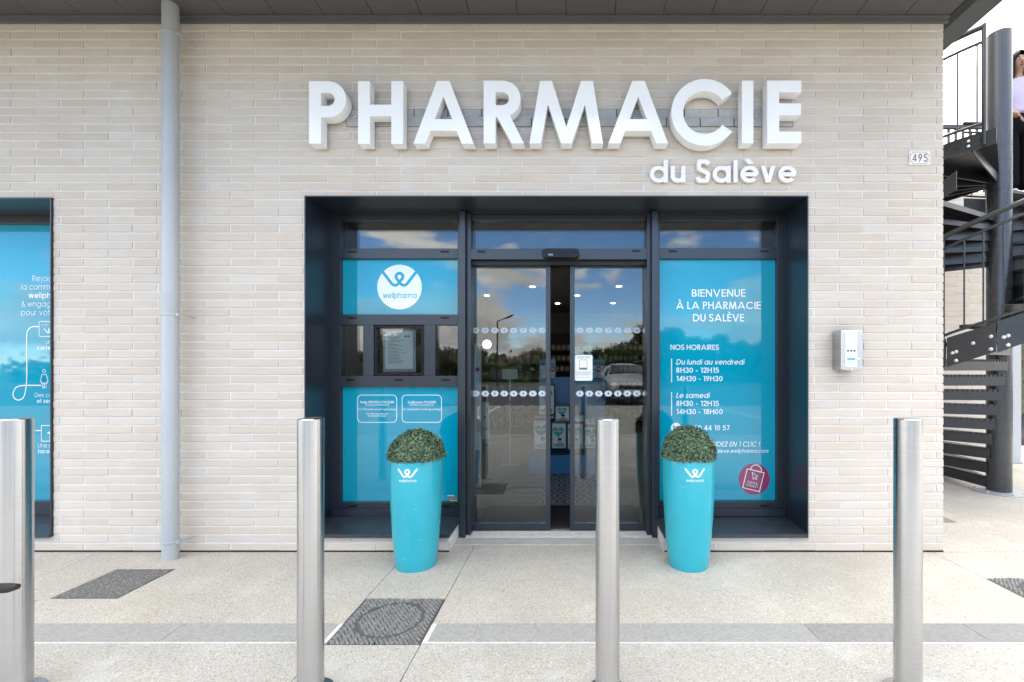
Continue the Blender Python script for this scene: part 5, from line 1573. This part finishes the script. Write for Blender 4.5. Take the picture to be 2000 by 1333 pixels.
for a0, a1 in ((140, 160), (160, 180), (180, 200), (200, 212)):
    z0, z1 = upper_z(a0)-.10, upper_z(a1)-.10
    q = [Vector(pol(a0, RS, z0-.07)), Vector(pol(a1, RS, z1-.07)), Vector(pol(a1, RS, z1+.10)), Vector(pol(a0, RS, z0+.10))]
    out = Vector((math.cos(R((a0+a1)/2)), math.sin(R((a0+a1)/2)), 0))*.008
    MB().add([*q, *[v+out for v in q]], [(3,2,1,0),(4,5,6,7),(0,1,5,4),(1,2,6,5),(2,3,7,6),(3,0,4,7)]).build('stringer_plate', SD, stair)

# ------------------------------------------------------------------ the woman on the stairs
def skin_mesh(name, joints, edges, mat, parent, root=0, sub=2):
    me = bpy.data.meshes.new(name)
    me.from_pydata([j[:3] for j in joints], edges, [])
    me.materials.append(mat)
    o = bpy.data.objects.new(name, me); link(o, parent)
    mod = o.modifiers.new('skin', 'SKIN')
    mod.use_smooth_shade = True
    for i, j in enumerate(joints):
        sv = me.skin_vertices[0].data[i]
        sv.radius = (j[3], j[4] if len(j) > 4 else j[3]); sv.use_root = (i == root)
    s = o.modifiers.new('sub', 'SUBSURF'); s.levels = sub; s.render_levels = sub
    return o
if True:
    WX, WY, WZ = 5.02, 1.945, None
    # stand on the tread under her
    WZ = min(angs, key=lambda q: abs(q[0]-9-392))[1] + .001
    wo = empty('person', (WX, WY, WZ), 'person in lavender top and black trousers standing on the staircase behind the column', 'person')
    wo.rotation_euler = (0, 0, R(-22)); wo.scale = (.96, .96, .96)
    SK = paint('skin', (.36, .20, .135), rough=.5, var=.06, vscale=20)
    LAV = paint('lavender_knit', (.47, .42, .58), rough=.8, var=.08, vscale=30, bump=.3, bscale=300)
    BLK = paint('black_trousers', (.005, .0055, .008), rough=.9, ior=1.2, var=.2, vscale=10)
    LIP = paint('lips', (.30, .09, .09), rough=.4, var=.05)
    EYE_W = paint('eye_white', (.6, .58, .55), rough=.2, var=.02)
    def loc(o):
        o.matrix_parent_inverse = Matrix(); return o
    k = 1.0
    body = [(0,.0,.90,.115,.09),(0,0,1.06,.10,.08),(0,0,1.24,.12,.085),(0,.0,1.36,.08,.06),(0,-.002,1.43,.038,.04),(0,-.022,1.492,.055,.068),(0,-.016,1.565,.080,.098),(0,-.006,1.645,.058,.07),
            (.15,0,1.34,.045),(.20,.01,1.08,.038),(.17,-.10,.90,.028),(.15,-.14,.83,.036,.022),
            (-.15,0,1.34,.045),(-.205,-.02,1.09,.038),(-.12,-.17,.925,.029),(-.075,-.205,.865,.036,.022),
            (.085,0,.80,.085),(.09,-.01,.46,.055),(.09,.02,.09,.038),(.09,-.10,.035,.035,.028),
            (-.085,0,.80,.085),(-.09,-.02,.46,.055),(-.09,.01,.09,.038),(-.09,-.11,.035,.035,.028)]
    ed = [(0,1),(1,2),(2,3),(3,4),(4,5),(5,6),(6,7),(2,8),(8,9),(9,10),(10,11),(2,12),(12,13),(13,14),(14,15),(0,16),(16,17),(17,18),(18,19),(0,20),(20,21),(21,22),(22,23)]
    bo = loc(skin_mesh('body', body, ed, SK, wo))
    # fingers: four and a thumb on each hand, slightly curled
    for hx, hy, hz, dx, dy, dz in ((.148, -.145, .822, -.1, -.4, -.9), (-.068, -.210, .855, .5, -.35, -.75)):
        d = Vector((dx, dy, dz)).normalized(); side = d.cross(Vector((0, 0, 1))).normalized(); pn_ = side.cross(d).normalized()
        base = Vector((hx, hy, hz))
        for i, L in enumerate((.066, .074, .07, .055)):
            b = base + side*(i-1.5)*.016
            p = [b, b + d*L*.4 - pn_*.003, b + d*L*.75 - pn_*.012, b + d*L - pn_*.026]
            loc(skin_mesh('finger', [(*v, .0085 - .0008*j) for j, v in enumerate(p)], [(0,1),(1,2),(2,3)], SK, wo, 0, 1))
        b = base - d*.02 + side*.026
        p = [b, b + side*.018 + d*.02, b + side*.024 + d*.045]
        loc(skin_mesh('thumb', [(*v, .0095) for v in p], [(0,1),(1,2)], SK, wo, 0, 1))
    top = [(0,0,.93,.138,.112),(0,0,1.00,.128,.102),(0,0,1.10,.118,.095),(0,-.012,1.235,.142,.118),(0,.002,1.345,.10,.075),(0,0,1.375,.075,.06),(.155,.002,1.335,.058),(.20,.01,1.12,.052),(.185,-.04,1.02,.047),(-.155,.002,1.335,.058),(-.20,-.01,1.13,.052),(-.175,-.075,1.055,.047)]
    loc(skin_mesh('knitted_top', top, [(0,1),(1,2),(2,3),(3,4),(4,5),(3,6),(6,7),(7,8),(3,9),(9,10),(10,11)], LAV, wo, 3))
    tr = [(0,0,1.01,.12,.095),(0,0,.88,.15,.118),(.085,0,.76,.105,.11),(.10,-.01,.46,.105,.11),(.105,.005,.16,.115,.12),(.105,.005,.075,.118,.122),(-.085,0,.76,.105,.11),(-.10,-.02,.46,.105,.11),(-.105,-.005,.16,.115,.12),(-.105,-.005,.075,.118,.122)]
    loc(skin_mesh('trousers', tr, [(0,1),(1,2),(2,3),(3,4),(4,5),(1,6),(6,7),(7,8),(8,9)], BLK, wo, 0))
    # hair: long bob falling behind the shoulders
    hv, hf = [], []
    nA, nZ = 28, 13
    for j in range(nZ):
        t = j/(nZ-1)
        z = 1.708 - t*.34
        for i in range(nA+1):
            a = R(-52 + 284*i/nA)     # open towards the face (-y)
            rx = (.02 + .072*math.sin(min(1, t*3.2)*math.pi/2)) + .018*t
            ry = (.02 + .090*math.sin(min(1, t*3.2)*math.pi/2)) + .004*t
            if t < .26: a = R(-90 + 360*i/nA) if t < .12 else R(-76 + 332*i/nA)
            wv = .005*math.sin(i*2.3 + j*.6)
            hv.append(((rx+wv)*math.cos(a), -.004 + (ry+wv)*math.sin(a), z + (.006*math.sin(i*3.1) if j == nZ-1 else 0)))
    for j in range(nZ-1):
        for i in range(nA):
            b = j*(nA+1)+i; hf.append((b, b+1, b+nA+2, b+nA+1))
    hf.append(tuple(range(nA+1)))
    ho = loc(from_data('hair', hv, hf, MAT['hair'], wo, True))
    so = ho.modifiers.new('solid', 'SOLIDIFY'); so.thickness = .012; so.offset = 0
    ss = ho.modifiers.new('sub', 'SUBSURF'); ss.levels = 1; ss.render_levels = 1
    def ell(name, c, r, mat, rot=0):
        p_ = [(math.cos(R(a_)), math.sin(R(a_))) for a_ in range(-90, 91, 15)]
        o = loc(MB().lathe([(max(q[0], .001), q[1]) for q in p_], n=16).build(name, mat, wo, smooth=True))
        o.location = c; o.scale = r; o.rotation_euler = (0, 0, rot); return o
    for sx in (-1, 1):
        ell('eye', (sx*.031, -.096, 1.568), (.0135, .008, .0075), EYE_W)
        ell('iris', (sx*.031+.002, -.1035, 1.568), (.0062, .003, .0066), MAT['hair'])
        ell('eyebrow', (sx*.033, -.100, 1.592), (.019, .006, .0034), MAT['hair'])
        ell('ear', (sx*.077, -.005, 1.565), (.008, .016, .026), SK)
        ell('shoe', (sx*.098, -.085, .034), (.042, .115, .036), EYE_W)
    ell('nose', (0, -.109, 1.541), (.0125, .018, .023), SK)
    ell('upper_lip', (0, -.0995, 1.508), (.0225, .010, .0052), LIP)
    ell('lower_lip', (0, -.0985, 1.499), (.0195, .010, .0062), LIP)
    for c in body: pass
# ------------------------------------------------------------------ embankment at the right, trees, lamp and car behind the camera (seen in the glass)
rg = random.Random(21)
vs, fs = [], []
nx, ny = 24, 14
for j in range(ny+1):
    for i in range(nx+1):
        x = 6.9 + i*1.6; y = 4.6 + j*2.0
        t = max(0, min(1, (x - 7.2)/9)) ; 
        z = -.03 + 4.0*(1-(1-t)**2) + .25*math.sin(x*1.1+y*.7)*t + rg.uniform(-.08, .08)*t
        vs.append((x, y, z))
for j in range(ny):
    for i in range(nx):
        b = j*(nx+1)+i; fs.append((b, b+1, b+nx+2, b+nx+1))
bank = tag(from_data('embankment', vs, fs, MAT['bank_soil'], None, True), kind='structure')
gv, gf = [], []
for _ in range(26000):
    x = rg.uniform(7.2, 17); y = rg.uniform(4.7, 13)
    t = max(0, min(1, (x-7.2)/9)); z = -.03 + 4.0*(1-(1-t)**2)
    a = rg.uniform(0, 6.28); L = rg.uniform(.10, .28); w = .008
    d = Vector((rg.gauss(0, .35), rg.gauss(0, .35), 1)).normalized()*L
    s = Vector((math.cos(a), math.sin(a), 0))*w
    b = len(gv); c = Vector((x, y, z-.02)); gv += [c-s, c+s, c+d]; gf.append((b, b+1, b+2))
tag(from_data('long_grass', gv, gf, MAT['grass'], None), 'long rough grass on the embankment at the right edge', 'grass', kind='stuff')
tag(MB().box(5.2, 30, 4.42, 4.60, -.05, .13).build('kerb', MAT['asphalt'], None, bevel=.01), kind='structure')

def crown_mesh(seed, mat, n=5200):
    rg = random.Random(seed)
    blobs = [(Vector((0, 0, .62)), .34)]
    for _ in range(15):
        a, rr, z = rg.uniform(0, 6.28), rg.uniform(.12, .36), rg.uniform(.32, .88)
        rr *= 1.15 - abs(z-.55)
        blobs.append((Vector((rr*math.cos(a), rr*math.sin(a), z)), rg.uniform(.11, .21)))
    vs, fs = [], []
    for i in range(n):
        c, r = rg.choice(blobs)
        d = Vector((rg.gauss(0, 1), rg.gauss(0, 1), rg.gauss(0, 1))).normalized()
        p = c + d*r*(rg.random()**.35)
        s = rg.uniform(.010, .024)
        u = Vector((rg.gauss(0, 1), rg.gauss(0, 1), rg.gauss(0, 1))).normalized(); v = u.cross(d).normalized() if u.cross(d).length > .05 else Vector((1, 0, 0)); w = (u - d*u.dot(d)*.4).normalized()
        b = len(vs); vs += [p-v*s-w*s*.7, p+v*s-w*s*.5, p+v*s*.7+w*s, p-v*s+w*s*.6]; fs.append((b, b+1, b+2, b+3))
    me = bpy.data.meshes.new('crown'); me.from_pydata([tuple(v) for v in vs], [], fs); me.materials.append(mat); return me
crowns = [crown_mesh(1, MAT['leaf_tree']), crown_mesh(2, MAT['leaf_tree']), crown_mesh(3, MAT['leaf_tree']), crown_mesh(5, MAT['leaf_autumn'])]
def trunk_mesh(seed):
    rg = random.Random(seed); mb = MB()
    mb.tube([(0, 0, -.02), (.006, 0, .2), (-.004, .008, .45), (.01, -.005, .75)], [.026, .02, .015, .005], 8)
    for _ in range(7):
        z = rg.uniform(.22, .6); a = rg.uniform(0, 6.28); L = rg.uniform(.15, .3)
        mb.tube([(0, 0, z), (L*.5*math.cos(a), L*.5*math.sin(a), z+.1), (L*math.cos(a), L*math.sin(a), z+.2)], [.009, .006, .002], 5)
    me = bpy.data.meshes.new('trunk'); me.from_pydata([tuple(v) for v in mb.v], [], mb.f); me.materials.append(MAT['bark']); return me
trunks = [trunk_mesh(1), trunk_mesh(2)]
YGL = .37
def refl(px, dm):                 # world x,y of something whose mirror image in the glass stands dm from the camera at photo column px
    return (px - 1115)/F*dm, 2*YGL - (dm + CAM_Y)
trees = [(620, 46, 3.6, 2), (690, 40, 2.9, 0), (740, 34, 3.1, 1), (806, 24, 3.5, 2), (850, 30, 2.6, 0), (880, 27, 2.7, 1), (925, 46, 3.4, 3), (960, 52, 3.2, 0), (1000, 55, 3.1, 1), (1045, 50, 3.4, 3), (1075, 54, 3.1, 2), (1110, 50, 2.7, 0), (1140, 48, 3.0, 1), (1170, 46, 3.3, 2), (1205, 44, 3.4, 0), (1235, 42, 4.0, 1), (1268, 40, 4.9, 2), (1305, 38, 4.6, 0), (1345, 42, 4.4, 1), (1390, 45, 4.6, 2), (1440, 44, 4.0, 0), (1495, 48, 4.6, 1)]
for i, (px, dm, h, k) in enumerate(trees):
    x, y = refl(px, dm)
    where = 'far-left windows' if px < 730 else 'serving hatch row' if px < 900 else 'left door leaf' if px < 1080 else 'right door leaf' if px < 1275 else 'opening-hours window'
    e_ = empty('broadleaf_tree', (x, y, -.06), ('yellowing' if k == 3 else 'dark green') + ' tree across the car park reflected in the ' + where, 'tree', ('yellowing' if k == 3 else 'green') + ' trees reflected in the ' + where)
    e_.rotation_euler = (0, 0, rg.uniform(0, 6.28)); sx = h*rg.uniform(1.0, 1.35); e_.scale = (sx, sx, h*1.05)
    for nm, me in (('trunk', trunks[i % 2]), ('crown', crowns[k])):
        o = bpy.data.objects.new(nm, me); COL.objects.link(o); o.parent = e_
hv, hf = [], []
for _ in range(16000):
    x = rg.uniform(-60, 60); y = -47 + rg.gauss(0, 2.0); z = abs(rg.gauss(.9, .75)) 
    z = min(z, 2.5 + .5*math.sin(x*.6) + .4*math.sin(x*1.7))
    s = rg.uniform(.10, .26); u = Vector((rg.gauss(0, 1), rg.gauss(0, 1), rg.gauss(0, 1))).normalized(); v = u.cross(Vector((rg.gauss(0, 1), 1, .3))).normalized()
    b = len(hv); c = Vector((x, y, z)); hv += [c-u*s-v*s, c+u*s-v*s, c+u*s+v*s, c-u*s+v*s]; hf.append((b, b+1, b+2, b+3))
tag(from_data('hedge', hv, hf, MAT['leaf_tree'], None), 'continuous dark hedge across the car park, reflected in the door glass', 'hedge', kind='stuff')

# street lamp
x, y = refl(971, 33)
lp = empty('street_lamp', (x, y, -.03), 'slim dark street lamp reflected in the left door leaf', 'street lamp')
MB().tube([(x, y, -.03), (x, y, 4.55), (x, y, 4.8)], [.07, .05, .045], 14).build('pole', MAT['steel_dark'], lp, smooth=True)
MB().tube([(x, y, 4.72), (x+.25, y, 4.86), (x+.55, y, 4.98)], .03, 8).build('arm', MAT['steel_dark'], lp, smooth=True)
hd_ = MB().lathe([(.001, -.06), (.09, -.055), (.14, 0), (.10, .06), (.001, .085)], n=20).build('lamp_head', MAT['steel_dark'], lp, smooth=True)
hd_.matrix_basis = Matrix.Translation((x+.85, y, 5.08)) @ Matrix.Rotation(R(-24), 4, 'Y') @ Matrix.Diagonal((2.6, 1.2, 1.0, 1))

# parked car facing the shop
cx_, cy_ = refl(1221, 18.5)
car = empty('parked_car', (cx_, cy_, -.03), 'silver parked car with roof bars reflected in the right door leaf', 'car')
CARP = paint('silver_car_paint', (.36, .36, .37), rough=.25, metal=.5, var=.04, coat=.5)
secs = [  # y (front = +), half width, z low, z belt, half roof width, z top
    (2.05, .62, .32, .62, .56, .70), (1.95, .80, .24, .70, .70, .82), (1.5, .86, .20, .82, .78, .93), (.95, .88, .19, .92, .80, 1.02), (.72, .88, .19, .95, .76, 1.08),
    (.10, .88, .19, .97, .62, 1.49), (-.5, .88, .19, .97, .62, 1.54), (-1.4, .88, .19, .98, .60, 1.50), (-1.9, .84, .22, .98, .58, 1.36), (-2.08, .76, .32, .95, .62, 1.05)]
vs, fs = [], []
for y_, w, zl2, zb, rw, zt2 in secs:
    ring = [(-w*.9, zl2), (-w, zl2+.12), (-w, zb-.08), (-w*.97, zb), (-(w*.3+rw*.7), zb+(zt2-zb)*.55), (-rw, zt2-.05), (-rw*.8, zt2), (rw*.8, zt2), (rw, zt2-.05), (w*.3+rw*.7, zb+(zt2-zb)*.55), (w*.97, zb), (w, zb-.08), (w, zl2+.12), (w*.9, zl2)]
    vs += [(cx_+a, cy_+y_, b) for a, b in ring]
m_ = 14
for k in range(len(secs)-1):
    for i in range(m_):
        j = (i+1) % m_; fs.append((k*m_+i, k*m_+j, (k+1)*m_+j, (k+1)*m_+i))
fs.append(tuple(range(m_))); fs.append(tuple(reversed(range((len(secs)-1)*m_, len(secs)*m_))))
o = from_data('body', vs, fs, CARP, car, True); o.data.set_sharp_from_angle(angle=R(35))
s_ = o.modifiers.new('sub', 'SUBSURF'); s_.levels = 1; s_.render_levels = 1
GLS = paint('car_glass', (.02, .024, .026), rough=.05, ior=1.6, var=.1)
def quad(name, pts, mat): return from_data(name, [(cx_+a, cy_+b, c) for a, b, c in pts], [tuple(range(len(pts)))], mat, car)
quad('windscreen', [(-.72, .74, 1.09), (.72, .74, 1.09), (.60, .20, 1.45), (-.60, .20, 1.45)], GLS)
for sx in (-1, 1):
    quad('side_window', [(sx*.86, .55, 1.02), (sx*.86, -1.35, 1.03), (sx*.70, -1.2, 1.40), (sx*.70, -.05, 1.42)], GLS)
    MB().tube([(cx_+sx*.52, cy_+.05, 1.53), (cx_+sx*.54, cy_-.1, 1.60), (cx_+sx*.54, cy_-1.3, 1.60), (cx_+sx*.52, cy_-1.45, 1.52)], .022, 8).build('roof_bar', MAT['black'], car, smooth=True)
    h_ = MB().lathe([(.001, -1), (.7, -.7), (1, 0), (.7, .7), (.001, 1)], n=16).build('headlight', MAT['film_white'], car, smooth=True); h_.matrix_basis = Matrix.Translation((cx_+sx*.62, cy_+1.97, .68)) @ Matrix.Diagonal((.16, .08, .09, 1))
    MB().box(cx_+sx*.90, cx_+sx*1.05, cy_+.52, cy_+.62, 1.0, 1.13).build('wing_mirror', CARP, car, bevel=.03, seg=3)
    for yy_ in (1.32, -1.35):
        w_ = MB().lathe([(.20, -.11), (.30, -.10), (.315, -.04), (.315, .04), (.30, .10), (.20, .11)], n=28).build('wheel', MAT['rubber'], car, smooth=True)
        w_.matrix_basis = Matrix.Translation((cx_+sx*.80, cy_+yy_, .285)) @ Matrix.Rotation(R(90), 4, 'Y')
        r_ = MB().lathe([(.02, .112), (.19, .108), (.20, .10)], n=20).build('rim', MAT['galv'], car, smooth=True)
        r_.matrix_basis = Matrix.Translation((cx_+sx*.80, cy_+yy_, .285)) @ Matrix.Rotation(R(90*sx), 4, 'Y')
MB().box(cx_-.30, cx_+.30, cy_+2.065, cy_+2.085, .40, .51).build('number_plate', MAT['paper'], car)
MB().box(cx_-.45, cx_+.45, cy_+2.03, cy_+2.07, .56, .66).build('grille', MAT['black'], car)
